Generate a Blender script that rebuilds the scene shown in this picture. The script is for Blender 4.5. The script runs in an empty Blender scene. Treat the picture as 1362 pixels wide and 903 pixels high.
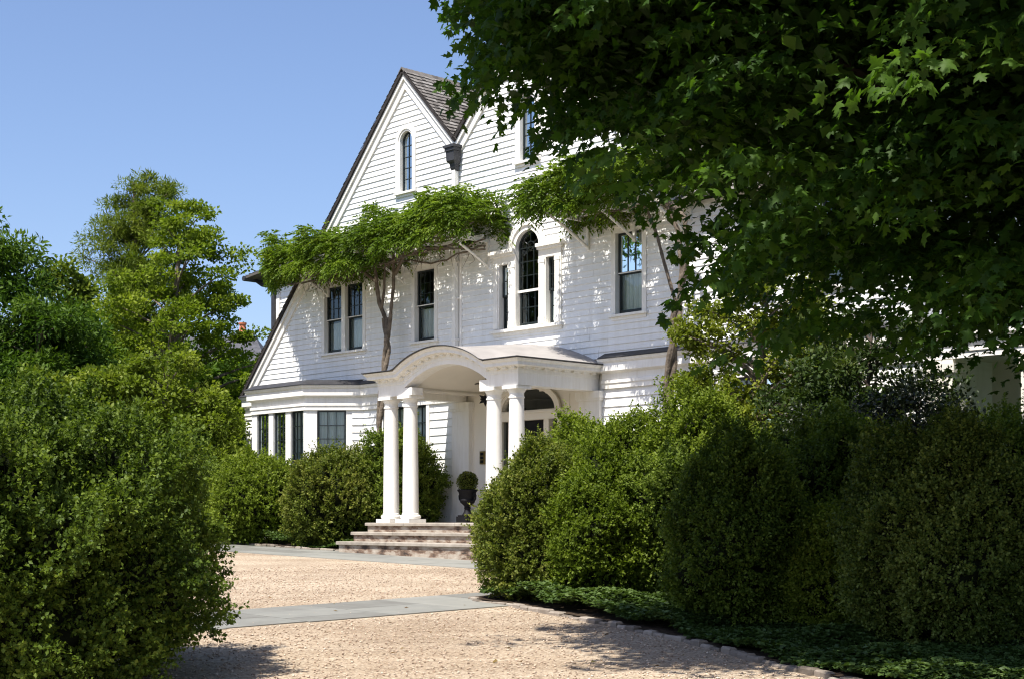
import bpy, math, random
import numpy as np
from mathutils import Vector, Matrix

random.seed(7)
rng = np.random.default_rng(11)
S = bpy.context.scene
COL = S.collection
R = math.radians

# ------------------------------------------------------------------ camera
cam = bpy.data.cameras.new("camera")
cam.sensor_width = 36.0
cam.lens = 53.05
cam.shift_y = 0.1752
cam.clip_start = 0.1
cam.clip_end = 3000
co = bpy.data.objects.new("camera", cam)
COL.objects.link(co)
co.location = (0, 0, 0.69)
co.rotation_euler = (R(90), 0, 0)
S.camera = co

# ------------------------------------------------------------------ light
SUN_AZ, SUN_EL = 216.0, 61.0
W = bpy.data.worlds.new("World")
S.world = W
W.use_nodes = True
nt = W.node_tree
bg = nt.nodes["Background"]
sky = nt.nodes.new("ShaderNodeTexSky")
sky.sky_type = 'NISHITA'
sky.sun_disc = False
sky.sun_elevation = R(SUN_EL)
sky.sun_rotation = R(SUN_AZ)
sky.air_density = 1.0
sky.dust_density = 1.3
sky.ozone_density = 6.0
wb = nt.nodes.new("ShaderNodeMix"); wb.data_type = 'RGBA'; wb.blend_type = 'MULTIPLY'; wb.inputs[0].default_value = 1
wb.inputs[7].default_value = (1.07, .970, .97, 1)
nt.links.new(sky.outputs[0], wb.inputs[6])
nt.links.new(wb.outputs[2], bg.inputs[0])
bg.inputs[1].default_value = 0.110
sd = bpy.data.lights.new("sun", 'SUN')
sd.energy = 5.0
sd.angle = R(0.53)
sd.color = (1.0, 0.95, 0.87)
so = bpy.data.objects.new("sun", sd)
COL.objects.link(so)
sv = Vector((math.sin(R(SUN_AZ)) * math.cos(R(SUN_EL)), math.cos(R(SUN_AZ)) * math.cos(R(SUN_EL)), math.sin(R(SUN_EL))))
so.rotation_euler = sv.to_track_quat('Z', 'Y').to_euler()
so.location = sv * 60
S.view_settings.view_transform = 'Standard'
S.view_settings.look = 'None'
S.view_settings.exposure = 0.82
S.view_settings.gamma = 1.0
S.render.engine = 'CYCLES'
S.cycles.use_denoising = True
S.cycles.pixel_filter_type = 'BLACKMAN_HARRIS'
S.cycles.filter_width = 1.15
S.cycles.max_bounces = 8
S.cycles.transparent_max_bounces = 12
S.cycles.sample_clamp_indirect = 6.0


# ------------------------------------------------------------------ helpers
def tag(o, label=None, cat=None, group=None, kind=None):
    if label: o["label"] = label
    if cat: o["category"] = cat
    if group: o["group"] = group
    if kind: o["kind"] = kind
    return o


def empty(name, loc=(0, 0, 0), rz=0.0, parent=None):
    o = bpy.data.objects.new(name, None)
    COL.objects.link(o)
    o.location = loc
    o.rotation_euler = (0, 0, rz)
    o.empty_display_size = 0.3
    if parent: o.parent = parent
    return o


class MB:
    """collects polygons; build() links them as one mesh object"""
    def __init__(s):
        s.v = []; s.f = []; s.t = []
        s.tint = 0.5

    def add(s, vs, fs):
        b = len(s.v)
        s.v.extend([tuple(p) for p in vs])
        for f in fs:
            s.f.append(tuple(b + i for i in f)); s.t.append(s.tint)

    def quad(s, a, b, c, d):
        s.add([a, b, c, d], [(0, 1, 2, 3)])

    def box(s, x0, x1, y0, y1, z0, z1):
        if x0 > x1: x0, x1 = x1, x0
        if y0 > y1: y0, y1 = y1, y0
        if z0 > z1: z0, z1 = z1, z0
        s.add([(x0, y0, z0), (x1, y0, z0), (x1, y1, z0), (x0, y1, z0), (x0, y0, z1), (x1, y0, z1), (x1, y1, z1), (x0, y1, z1)],
              [(0, 3, 2, 1), (4, 5, 6, 7), (0, 1, 5, 4), (1, 2, 6, 5), (2, 3, 7, 6), (3, 0, 4, 7)])

    def tube(s, pts, rad, n=8, cap=True):
        pts = [Vector(p) for p in pts]
        if not hasattr(rad, '__len__'): rad = [rad] * len(pts)
        rings = []
        prev = None
        for i, p in enumerate(pts):
            d = (pts[min(i + 1, len(pts) - 1)] - pts[max(i - 1, 0)])
            d = d.normalized() if d.length > 1e-9 else Vector((0, 0, 1))
            if prev is None:
                a = d.orthogonal().normalized()
            else:
                a = (prev - d * prev.dot(d))
                a = a.normalized() if a.length > 1e-6 else d.orthogonal().normalized()
            prev = a
            b = d.cross(a)
            rings.append([p + (a * math.cos(2 * math.pi * k / n) + b * math.sin(2 * math.pi * k / n)) * rad[i] for k in range(n)])
        vs = [q for r in rings for q in r]
        fs = []
        for i in range(len(pts) - 1):
            for k in range(n):
                k2 = (k + 1) % n
                fs.append((i * n + k, i * n + k2, (i + 1) * n + k2, (i + 1) * n + k))
        if cap:
            fs.append(tuple(range(n))[::-1])
            fs.append(tuple((len(pts) - 1) * n + k for k in range(n)))
        s.add(vs, fs)

    def lathe(s, prof, c=(0, 0, 0), n=28):
        """prof: list of (r, z)"""
        vs = []; fs = []
        for (r, z) in prof:
            for k in range(n):
                a = 2 * math.pi * k / n
                vs.append((c[0] + r * math.cos(a), c[1] + r * math.sin(a), c[2] + z))
        for i in range(len(prof) - 1):
            for k in range(n):
                k2 = (k + 1) % n
                fs.append((i * n + k, i * n + k2, (i + 1) * n + k2, (i + 1) * n + k))
        fs.append(tuple(range(n))[::-1])
        fs.append(tuple((len(prof) - 1) * n + k for k in range(n)))
        s.add(vs, fs)

    def rings(s, rs, closed=True, capends=True):
        """bridge a list of equal-length rings"""
        n = len(rs[0])
        vs = [p for r in rs for p in r]
        fs = []
        for i in range(len(rs) - 1):
            for k in range(n if closed else n - 1):
                k2 = (k + 1) % n
                fs.append((i * n + k, i * n + k2, (i + 1) * n + k2, (i + 1) * n + k))
        if capends and closed:
            fs.append(tuple(range(n))[::-1])
            fs.append(tuple((len(rs) - 1) * n + k for k in range(n)))
        s.add(vs, fs)

    def build(s, name, m, parent=None, smooth=False, loc=None, rz=0.0, tint=False):
        me = bpy.data.meshes.new(name)
        me.from_pydata(s.v, [], s.f)
        if tint:
            a = me.attributes.new('tint', 'FLOAT', 'FACE')
            a.data.foreach_set('value', np.array(s.t, dtype=np.float32))
        if smooth:
            me.polygons.foreach_set('use_smooth', [True] * len(me.polygons))
        me.update()
        import bmesh
        bm = bmesh.new(); bm.from_mesh(me)
        bmesh.ops.recalc_face_normals(bm, faces=bm.faces)
        bm.to_mesh(me); bm.free()
        me.materials.append(m)
        if smooth:
            try: me.set_sharp_from_angle(angle=R(35))
            except Exception: pass
        o = bpy.data.objects.new(name, me)
        COL.objects.link(o)
        if loc: o.location = loc
        o.rotation_euler = (0, 0, rz)
        if parent: o.parent = parent
        return o


def sweep_plan(mb, path, prof):
    """closed profile [(outward, z)] along an open plan path [(x,y)], mitred; outward = right-hand side when outward is -y for +x travel"""
    rs = []
    n = len(path)
    for i, (x, y) in enumerate(path):
        def nrm(a, b):
            dx, dy = b[0] - a[0], b[1] - a[1]; l = math.hypot(dx, dy); return (dy / l, -dx / l)
        if i == 0: nx, ny = nrm(path[0], path[1]); k = 1
        elif i == n - 1: nx, ny = nrm(path[-2], path[-1]); k = 1
        else:
            a = nrm(path[i - 1], path[i]); b = nrm(path[i], path[i + 1])
            mx, my = a[0] + b[0], a[1] + b[1]; l = math.hypot(mx, my); nx, ny = mx / l, my / l
            k = 1 / max(.3, nx * a[0] + ny * a[1])
        rs.append([(x + nx * o * k, y + ny * o * k, z) for (o, z) in prof])
    mb.rings(rs)


def mesh_np(name, V, F, m, parent=None, tint=None, smooth=False):
    me = bpy.data.meshes.new(name)
    nv, nf, k = len(V), len(F), F.shape[1]
    me.vertices.add(nv)
    me.vertices.foreach_set('co', V.astype(np.float32).ravel())
    me.loops.add(nf * k)
    me.loops.foreach_set('vertex_index', F.astype(np.int32).ravel())
    me.polygons.add(nf)
    me.polygons.foreach_set('loop_start', np.arange(0, nf * k, k, dtype=np.int32))
    try: me.polygons.foreach_set('loop_total', np.full(nf, k, dtype=np.int32))
    except Exception: pass
    if smooth: me.polygons.foreach_set('use_smooth', np.ones(nf, dtype=bool))
    me.update(calc_edges=True)
    if tint is not None:
        a = me.attributes.new('tint', 'FLOAT', 'FACE')
        a.data.foreach_set('value', tint.astype(np.float32))
    me.materials.append(m)
    o = bpy.data.objects.new(name, me)
    COL.objects.link(o)
    if parent: o.parent = parent
    return o


def unit(a):
    return a / np.maximum(np.linalg.norm(a, axis=-1, keepdims=True), 1e-9)


T_DIAMOND = (np.array([(0, 0, 0), (.34, .5, .10), (0, 1, -.06), (-.34, .5, .10)]), np.array([(0, 1, 2), (0, 2, 3)]))
T_NARROW = (np.array([(0, 0, 0), (.2, .45, .06), (0, 1, -.08), (-.2, .45, .06)]), np.array([(0, 1, 2), (0, 2, 3)]))
_ml = [(0, 0), (.30, -.06), (.21, .13), (.40, .22), (.58, .46), (.36, .45), (.19, .50), (.26, .70), (.10, .76), (0, 1.0)]
_mo = _ml + [(-x, y) for (x, y) in _ml[-2:0:-1]]
T_MAPLE = (np.array([(0, .3, .03)] + [(x, y, -.26 * abs(x) - .22 * max(0, y - .3) ** 1.5) for x, y in _mo]),
           np.array([(0, 1 + i, 1 + (i + 1) % len(_mo)) for i in range(len(_mo))]))


def leaf_mesh(P, D, size, tmpl, up=1.0, jitter=.8, seed=0):
    """P base points, D growth directions, size per leaf; returns verts, faces, n faces per leaf"""
    g = np.random.default_rng(seed)
    n = len(P)
    D = unit(D)
    N = unit(np.array([0, 0, up]) + jitter * g.normal(size=(n, 3)))
    X = unit(np.cross(D, N))
    N = np.cross(X, D)
    tv, tf = tmpl
    V = P[:, None, :] + size[:, None, None] * (tv[None, :, 0:1] * X[:, None, :] + tv[None, :, 1:2] * D[:, None, :] + tv[None, :, 2:3] * N[:, None, :])
    F = tf[None] + (np.arange(n) * len(tv))[:, None, None]
    return V.reshape(-1, 3), F.reshape(-1, 3), len(tf)


def wave3(seed, freqs, amps, k=7):
    g = np.random.default_rng(seed)
    sets = []
    for f, a in zip(freqs, amps):
        K = unit(g.normal(size=(k, 3))) * f * g.uniform(.7, 1.3, size=(k, 1))
        ph = g.uniform(0, 6.28, size=k)
        sets.append((K, ph, a / math.sqrt(k)))
    def fn(P):
        r = np.zeros(len(P))
        for K, ph, a in sets:
            r += a * np.cos(P @ K.T + ph).sum(axis=1)
        return r
    return fn


# ------------------------------------------------------------------ materials
def new_mat(name):
    m = bpy.data.materials.new(name)
    m.use_nodes = True
    n = m.node_tree
    return m, n.nodes, n.links, n.nodes["Principled BSDF"]


def plain(name, c, rough=.6, spec=.4, metal=0.0, noise=.06, scale=3.0, bump=0.0, bscale=40.0):
    m, N, L, p = new_mat(name)
    tc = N.new("ShaderNodeTexCoord")
    t = N.new("ShaderNodeTexNoise"); t.inputs["Scale"].default_value = scale; t.inputs["Detail"].default_value = 5
    L.new(tc.outputs["Object"], t.inputs["Vector"])
    r = N.new("ShaderNodeValToRGB")
    r.color_ramp.elements[0].position = .3; r.color_ramp.elements[1].position = .7
    r.color_ramp.elements[0].color = (*[x * (1 - noise) for x in c], 1)
    r.color_ramp.elements[1].color = (*[min(1, x * (1 + noise)) for x in c], 1)
    L.new(t.outputs["Fac"], r.inputs[0]); L.new(r.outputs[0], p.inputs["Base Color"])
    p.inputs["Roughness"].default_value = rough
    p.inputs["Specular IOR Level"].default_value = spec
    p.inputs["Metallic"].default_value = metal
    if bump:
        t2 = N.new("ShaderNodeTexNoise"); t2.inputs["Scale"].default_value = bscale; t2.inputs["Detail"].default_value = 6
        L.new(tc.outputs["Object"], t2.inputs["Vector"])
        b = N.new("ShaderNodeBump"); b.inputs["Strength"].default_value = bump; b.inputs["Distance"].default_value = .02
        L.new(t2.outputs["Fac"], b.inputs["Height"]); L.new(b.outputs[0], p.inputs["Normal"])
    return m


def streak(m, amt=.93):
    """faint vertical weather streaks over a painted colour"""
    N, L = m.node_tree.nodes, m.node_tree.links
    p = N["Principled BSDF"]
    src = p.inputs["Base Color"].links[0].from_socket
    tc = N.new("ShaderNodeTexCoord")
    mp = N.new("ShaderNodeMapping"); mp.inputs["Scale"].default_value = (7, 7, .9)
    L.new(tc.outputs["Object"], mp.inputs["Vector"])
    t = N.new("ShaderNodeTexNoise"); t.inputs["Scale"].default_value = 1.6; t.inputs["Detail"].default_value = 7; t.inputs["Roughness"].default_value = .68
    L.new(mp.outputs[0], t.inputs["Vector"])
    r = N.new("ShaderNodeValToRGB")
    r.color_ramp.elements[0].position = .3; r.color_ramp.elements[0].color = (amt, amt * .985, amt * .95, 1)
    r.color_ramp.elements[1].position = .56; r.color_ramp.elements[1].color = (1, 1, 1, 1)
    L.new(t.outputs["Fac"], r.inputs[0])
    mm = N.new("ShaderNodeMix"); mm.data_type = 'RGBA'; mm.blend_type = 'MULTIPLY'; mm.inputs[0].default_value = 1
    L.new(src, mm.inputs[6]); L.new(r.outputs[0], mm.inputs[7])
    L.new(mm.outputs[2], p.inputs["Base Color"])
    return m


def siding_mat():
    m, N, L, p = new_mat("white clapboard paint")
    tc = N.new("ShaderNodeTexCoord")
    mp = N.new("ShaderNodeMapping"); mp.inputs["Scale"].default_value = (1.2, 1.2, 7.6)
    L.new(tc.outputs["Object"], mp.inputs["Vector"])
    t = N.new("ShaderNodeTexNoise"); t.inputs["Scale"].default_value = 1.4; t.inputs["Detail"].default_value = 6
    L.new(mp.outputs[0], t.inputs["Vector"])
    r = N.new("ShaderNodeValToRGB")
    r.color_ramp.elements[0].position = .25; r.color_ramp.elements[1].position = .65
    r.color_ramp.elements[0].color = (.76, .755, .735, 1); r.color_ramp.elements[1].color = (.83, .83, .815, 1)
    L.new(t.outputs["Fac"], r.inputs[0])
    mp3 = N.new("ShaderNodeMapping"); mp3.inputs["Scale"].default_value = (4.5, 4.5, .4)
    L.new(tc.outputs["Object"], mp3.inputs["Vector"])
    t3 = N.new("ShaderNodeTexNoise"); t3.inputs["Scale"].default_value = 1.3; t3.inputs["Detail"].default_value = 7; t3.inputs["Roughness"].default_value = .65
    L.new(mp3.outputs[0], t3.inputs["Vector"])
    r3 = N.new("ShaderNodeValToRGB")
    r3.color_ramp.elements[0].position = .3; r3.color_ramp.elements[0].color = (.90, .89, .865, 1)
    r3.color_ramp.elements[1].position = .55; r3.color_ramp.elements[1].color = (1, 1, 1, 1)
    L.new(t3.outputs["Fac"], r3.inputs[0])
    mm = N.new("ShaderNodeMix"); mm.data_type = 'RGBA'; mm.blend_type = 'MULTIPLY'; mm.inputs[0].default_value = 1
    L.new(r.outputs[0], mm.inputs[6]); L.new(r3.outputs[0], mm.inputs[7])
    L.new(mm.outputs[2], p.inputs["Base Color"])
    p.inputs["Roughness"].default_value = .5
    p.inputs["Specular IOR Level"].default_value = .35
    mp2 = N.new("ShaderNodeMapping"); mp2.inputs["Scale"].default_value = (3, 3, 60)
    L.new(tc.outputs["Object"], mp2.inputs["Vector"])
    t2 = N.new("ShaderNodeTexNoise"); t2.inputs["Scale"].default_value = 1.5; t2.inputs["Detail"].default_value = 4
    L.new(mp2.outputs[0], t2.inputs["Vector"])
    b = N.new("ShaderNodeBump"); b.inputs["Strength"].default_value = .12; b.inputs["Distance"].default_value = .01
    L.new(t2.outputs["Fac"], b.inputs["Height"]); L.new(b.outputs[0], p.inputs["Normal"])
    return m


def foliage(name, c0, c1, c2, trans=.35, rough=.45, spec=.35, tcol=(1.25, 1.35, .55)):
    m, N, L, p = new_mat(name)
    at = N.new("ShaderNodeAttribute"); at.attribute_name = "tint"
    r = N.new("ShaderNodeValToRGB")
    e = r.color_ramp.elements
    e[0].position = 0; e[0].color = (*c0, 1)
    e[1].position = 1; e[1].color = (*c2, 1)
    k = e.new(.5); k.color = (*c1, 1)
    L.new(at.outputs["Fac"], r.inputs[0]); L.new(r.outputs[0], p.inputs["Base Color"])
    p.inputs["Roughness"].default_value = rough
    p.inputs["Specular IOR Level"].default_value = spec
    tr = N.new("ShaderNodeBsdfTranslucent")
    mul = N.new("ShaderNodeMix"); mul.data_type = 'RGBA'; mul.blend_type = 'MULTIPLY'; mul.inputs[0].default_value = 1
    L.new(r.outputs[0], mul.inputs[6]); mul.inputs[7].default_value = (*tcol, 1)
    L.new(mul.outputs[2], tr.inputs[0])
    mx = N.new("ShaderNodeMixShader"); mx.inputs[0].default_value = trans
    L.new(p.outputs[0], mx.inputs[1]); L.new(tr.outputs[0], mx.inputs[2])
    L.new(mx.outputs[0], N["Material Output"].inputs[0])
    return m


def tint_mat(name, cols, rough=.8, spec=.3, bump=.3, bscale=30., noise=.35, nscale=6.):
    """colour from the per-face tint (one value per stone or shingle), broken up by noise"""
    m, N, L, p = new_mat(name)
    at = N.new("ShaderNodeAttribute"); at.attribute_name = "tint"
    tc = N.new("ShaderNodeTexCoord")
    t = N.new("ShaderNodeTexNoise"); t.inputs["Scale"].default_value = nscale; t.inputs["Detail"].default_value = 8
    L.new(tc.outputs["Object"], t.inputs["Vector"])
    ma = N.new("ShaderNodeMath"); ma.operation = 'MULTIPLY_ADD'
    L.new(t.outputs["Fac"], ma.inputs[0]); ma.inputs[1].default_value = noise * 2; ma.inputs[2].default_value = -noise
    ad = N.new("ShaderNodeMath"); ad.operation = 'ADD'; ad.use_clamp = True
    L.new(at.outputs["Fac"], ad.inputs[0]); L.new(ma.outputs[0], ad.inputs[1])
    r = N.new("ShaderNodeValToRGB")
    e = r.color_ramp.elements
    e[0].position = 0; e[0].color = (*cols[0], 1); e[1].position = 1; e[1].color = (*cols[-1], 1)
    for i, c in enumerate(cols[1:-1]):
        k = e.new((i + 1) / (len(cols) - 1)); k.color = (*c, 1)
    L.new(ad.outputs[0], r.inputs[0]); L.new(r.outputs[0], p.inputs["Base Color"])
    p.inputs["Roughness"].default_value = rough
    p.inputs["Specular IOR Level"].default_value = spec
    t2 = N.new("ShaderNodeTexNoise"); t2.inputs["Scale"].default_value = bscale; t2.inputs["Detail"].default_value = 6
    L.new(tc.outputs["Object"], t2.inputs["Vector"])
    b = N.new("ShaderNodeBump"); b.inputs["Strength"].default_value = bump; b.inputs["Distance"].default_value = .02
    L.new(t2.outputs["Fac"], b.inputs["Height"]); L.new(b.outputs[0], p.inputs["Normal"])
    return m


HRZ_ = math.atan2(-.731, .682)


def gravel_mat():
    m, N, L, p = new_mat("tan pea gravel")
    tc = N.new("ShaderNodeTexCoord")
    v = N.new("ShaderNodeTexVoronoi"); v.inputs["Scale"].default_value = 52
    L.new(tc.outputs["Object"], v.inputs["Vector"])
    r = N.new("ShaderNodeValToRGB")
    e = r.color_ramp.elements
    e[0].position = 0; e[0].color = (.17, .128, .095, 1)
    e[1].position = 1; e[1].color = (.49, .428, .342, 1)
    for pos, c in ((.25, (.293, .228, .163)), (.5, (.366, .295, .215)), (.75, (.408, .341, .259))):
        k = e.new(pos); k.color = (*c, 1)
    sep = N.new("ShaderNodeSeparateColor"); L.new(v.outputs["Color"], sep.inputs[0])
    L.new(sep.outputs[0], r.inputs[0])
    t = N.new("ShaderNodeTexNoise"); t.inputs["Scale"].default_value = .7; t.inputs["Detail"].default_value = 7; t.inputs["Roughness"].default_value = .62
    L.new(tc.outputs["Object"], t.inputs["Vector"])
    r2 = N.new("ShaderNodeValToRGB")
    r2.color_ramp.elements[0].position = .32; r2.color_ramp.elements[0].color = (.82, .79, .76, 1)
    r2.color_ramp.elements[1].position = .68; r2.color_ramp.elements[1].color = (1.08, 1.07, 1.05, 1)
    L.new(t.outputs["Fac"], r2.inputs[0])
    mul = N.new("ShaderNodeMix"); mul.data_type = 'RGBA'; mul.blend_type = 'MULTIPLY'; mul.inputs[0].default_value = 1
    L.new(r.outputs[0], mul.inputs[6]); L.new(r2.outputs[0], mul.inputs[7])
    mpr = N.new("ShaderNodeMapping"); mpr.inputs["Rotation"].default_value = (0, 0, -HRZ_); mpr.inputs["Scale"].default_value = (.16, 1.5, 1)
    L.new(tc.outputs["Object"], mpr.inputs["Vector"])
    tr_ = N.new("ShaderNodeTexNoise"); tr_.inputs["Scale"].default_value = 1.0; tr_.inputs["Detail"].default_value = 4
    L.new(mpr.outputs[0], tr_.inputs["Vector"])
    rr_ = N.new("ShaderNodeValToRGB")
    rr_.color_ramp.elements[0].position = .36; rr_.color_ramp.elements[0].color = (.86, .83, .80, 1)
    rr_.color_ramp.elements[1].position = .56; rr_.color_ramp.elements[1].color = (1.03, 1.03, 1.03, 1)
    L.new(tr_.outputs["Fac"], rr_.inputs[0])
    mu2 = N.new("ShaderNodeMix"); mu2.data_type = 'RGBA'; mu2.blend_type = 'MULTIPLY'; mu2.inputs[0].default_value = 1
    L.new(mul.outputs[2], mu2.inputs[6]); L.new(rr_.outputs[0], mu2.inputs[7])
    L.new(mu2.outputs[2], p.inputs["Base Color"])
    p.inputs["Roughness"].default_value = .9
    p.inputs["Specular IOR Level"].default_value = .2
    b = N.new("ShaderNodeBump"); b.inputs["Strength"].default_value = .38; b.inputs["Distance"].default_value = .008; b.invert = True
    L.new(v.outputs["Distance"], b.inputs["Height"]); L.new(b.outputs[0], p.inputs["Normal"])
    return m


def glass_mat(name="window glass", ior=1.75):
    m, N, L, p = new_mat(name)
    N.remove(p)
    g = N.new("ShaderNodeBsdfGlossy"); g.inputs["Roughness"].default_value = .015
    g.inputs["Color"].default_value = (.86, .95, .96, 1)
    t = N.new("ShaderNodeBsdfTransparent"); t.inputs["Color"].default_value = (.93, .97, .96, 1)
    f = N.new("ShaderNodeFresnel"); f.inputs["IOR"].default_value = ior
    tc = N.new("ShaderNodeTexCoord")
    nz = N.new("ShaderNodeTexNoise"); nz.inputs["Scale"].default_value = 2.2
    L.new(tc.outputs["Object"], nz.inputs["Vector"])
    b = N.new("ShaderNodeBump"); b.inputs["Strength"].default_value = .05; b.inputs["Distance"].default_value = .05
    L.new(nz.outputs["Fac"], b.inputs["Height"]); L.new(b.outputs[0], g.inputs["Normal"])
    mx = N.new("ShaderNodeMixShader")
    L.new(f.outputs[0], mx.inputs[0]); L.new(t.outputs[0], mx.inputs[1]); L.new(g.outputs[0], mx.inputs[2])
    L.new(mx.outputs[0], N["Material Output"].inputs[0])
    return m


def brickriser_mat():
    """old mortared stone: pale, stained dark and rusty"""
    m, N, L, p = new_mat("weathered riser stone")
    tc = N.new("ShaderNodeTexCoord")
    mp = N.new("ShaderNodeMapping"); mp.inputs["Scale"].default_value = (1, 1, 2.4)
    L.new(tc.outputs["Object"], mp.inputs["Vector"])
    t = N.new("ShaderNodeTexNoise"); t.inputs["Scale"].default_value = 3.2; t.inputs["Detail"].default_value = 9; t.inputs["Roughness"].default_value = .65
    L.new(mp.outputs[0], t.inputs["Vector"])
    r = N.new("ShaderNodeValToRGB")
    e = r.color_ramp.elements
    e[0].position = .36; e[0].color = (.04, .028, .022, 1)
    e[1].position = .68; e[1].color = (.44, .39, .32, 1)
    for pos, c in ((.45, (.18, .115, .078)), (.53, (.32, .265, .21))):
        k = e.new(pos); k.color = (*c, 1)
    L.new(t.outputs["Fac"], r.inputs[0]); L.new(r.outputs[0], p.inputs["Base Color"])
    p.inputs["Roughness"].default_value = .9
    b = N.new("ShaderNodeBump"); b.inputs["Strength"].default_value = .5; b.inputs["Distance"].default_value = .03
    L.new(t.outputs["Fac"], b.inputs["Height"]); L.new(b.outputs[0], p.inputs["Normal"])
    return m


M_SIDING = siding_mat()
M_TRIM = streak(plain("white trim paint", (.81, .79, .745), .5, .3, noise=.03, scale=1.5, bump=.05, bscale=60), .90)  # warm bounce light off the gravel is mixed into this white
M_CREAM = plain("warm white plaster", (.74, .70, .62), .7, .2, noise=.04, scale=1.5)
M_SASH = plain("black green sash paint", (.013, .018, .018), .35, .5, noise=.1)
M_LEAD = plain("grey roof metal", (.30, .28, .265), .55, .4, noise=.12, scale=2.5, bump=.1, bscale=6)
M_DARKLEAD = plain("dark lead flashing", (.034, .034, .038), .55, .4, noise=.25, scale=6)
M_DARKWOOD = plain("black brown roof edge", (.032, .028, .027), .8, .2, noise=.3, scale=8)
M_IRON = plain("black iron", (.007, .007, .009), .65, .2, noise=.2, scale=12, bump=.1)
M_BRASS = plain("aged brass", (.30, .22, .09), .4, .5, metal=.8, noise=.2, scale=20)
M_GLASS = glass_mat()
M_GLASS_C = glass_mat("coated window glass", 9.0)
M_CURTAIN = plain("pale curtain", (.72, .75, .72), .9, .1, noise=.06, scale=4)
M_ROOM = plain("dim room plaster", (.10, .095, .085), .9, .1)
M_SHINGLE = tint_mat("weathered wood shingle", [(.075, .068, .060), (.135, .122, .108), (.195, .180, .162), (.255, .240, .22)], bump=.35, bscale=25, noise=.25, nscale=9)
M_BLUESTONE = tint_mat("bluestone flags", [(.13, .125, .11), (.195, .195, .175), (.25, .245, .215)], rough=.75, bump=.12, bscale=14, noise=.4, nscale=3.5)
M_TREAD = tint_mat("worn granite tread", [(.19, .165, .135), (.31, .275, .23), (.40, .36, .305)], rough=.85, bump=.3, bscale=18, noise=.7, nscale=5)
M_RISER = brickriser_mat()
M_COBBLE = tint_mat("granite cobble", [(.11, .09, .07), (.22, .185, .15), (.33, .285, .235)], rough=.85, bump=.5, bscale=22, noise=.4, nscale=9)
M_GRAVEL = gravel_mat()
M_PEBBLE = tint_mat("loose pebble", [(.20, .14, .10), (.42, .31, .22), (.60, .50, .40)], rough=.9, bump=.0, noise=.05)
M_SOIL = plain("dark mulch soil", (.05, .036, .025), .95, .1, noise=.5, scale=9, bump=.8, bscale=30)
M_LAWN = plain("lawn", (.05, .085, .025), .9, .2, noise=.35, scale=2.0, bump=.8, bscale=35)
M_BARK = plain("grey brown bark", (.17, .135, .105), .9, .2, noise=.45, scale=9, bump=.9, bscale=24)
M_VINEBARK = plain("grey vine bark", (.13, .105, .08), .9, .2, noise=.45, scale=7, bump=1.0, bscale=18)
M_DARKBARK = plain("dark maple bark", (.07, .055, .043), .9, .2, noise=.4, scale=7, bump=1.0, bscale=18)
M_TWIG = plain("dark twig mass", (.012, .015, .007), .95, .05, noise=.4, scale=6)
M_TERRA = plain("terracotta", (.52, .17, .09), .8, .2, noise=.15)
M_SLATE = plain("slate roof", (.07, .07, .078), .7, .3, noise=.3, scale=5)
M_BRICK = plain("old brick", (.30, .14, .09), .85, .2, noise=.3, scale=8)

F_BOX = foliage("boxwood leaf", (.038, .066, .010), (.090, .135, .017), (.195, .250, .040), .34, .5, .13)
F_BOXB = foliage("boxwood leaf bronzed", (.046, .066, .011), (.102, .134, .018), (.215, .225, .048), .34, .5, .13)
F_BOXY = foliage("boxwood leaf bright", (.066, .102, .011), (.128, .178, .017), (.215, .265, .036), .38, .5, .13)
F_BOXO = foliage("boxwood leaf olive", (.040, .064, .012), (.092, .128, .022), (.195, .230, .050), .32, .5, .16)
F_EVER = foliage("evergreen leaf", (.018, .034, .009), (.036, .062, .013), (.085, .112, .024), .28, .5, .2)  # leaf colour darkened to stand in for shade on the evergreen
F_COVER = foliage("ground cover leaf", (.034, .060, .016), (.062, .105, .026), (.115, .165, .050), .25, .5, .2)
F_VINE = foliage("wisteria leaf", (.050, .088, .008), (.098, .158, .014), (.180, .240, .028), .42, .5, .15)
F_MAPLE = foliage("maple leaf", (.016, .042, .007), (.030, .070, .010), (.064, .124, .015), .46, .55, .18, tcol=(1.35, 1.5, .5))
F_OAK = foliage("oak leaf", (.078, .118, .010), (.140, .195, .016), (.225, .275, .032), .42, .55, .12)
F_PINE = foliage("pine needle", (.074, .108, .015), (.125, .168, .022), (.19, .225, .034), .34, .6, .1)
F_DARK = foliage("dark broadleaf", (.026, .058, .008), (.054, .104, .012), (.105, .165, .022), .34, .55, .1)
F_LIME = foliage("lime leaf", (.12, .17, .014), (.18, .25, .02), (.24, .31, .034), .45, .55, .15)
F_MAG = foliage("laurel leaf", (.068, .104, .010), (.125, .172, .017), (.21, .25, .036), .36, .5, .15)
F_HOLLY = foliage("holly leaf", (.070, .094, .009), (.135, .168, .015), (.215, .240, .030), .36, .45, .2)
F_SHADE = foliage("dark shade leaf", (.012, .016, .009), (.020, .027, .012), (.032, .044, .016), .2, .4, .3)  # deep shade put into the leaf colour, hence near black


# ------------------------------------------------------------------ ground
def gz(y):
    y = min(max(y, -30), 40)
    return .03 * (y - 31)


def gzn(y):
    return .03 * (np.clip(y, -30, 40) - 31)


HO = Vector((-2.41, 34.5, 0))
HRZ = math.atan2(-.731, .682)
CU, SU = math.cos(HRZ), math.sin(HRZ)


def hw(u, v):
    """house plan (u along the front, v out from it) to world x, y"""
    return (HO.x + CU * u + SU * v, HO.y + SU * u - CU * v)


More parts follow.
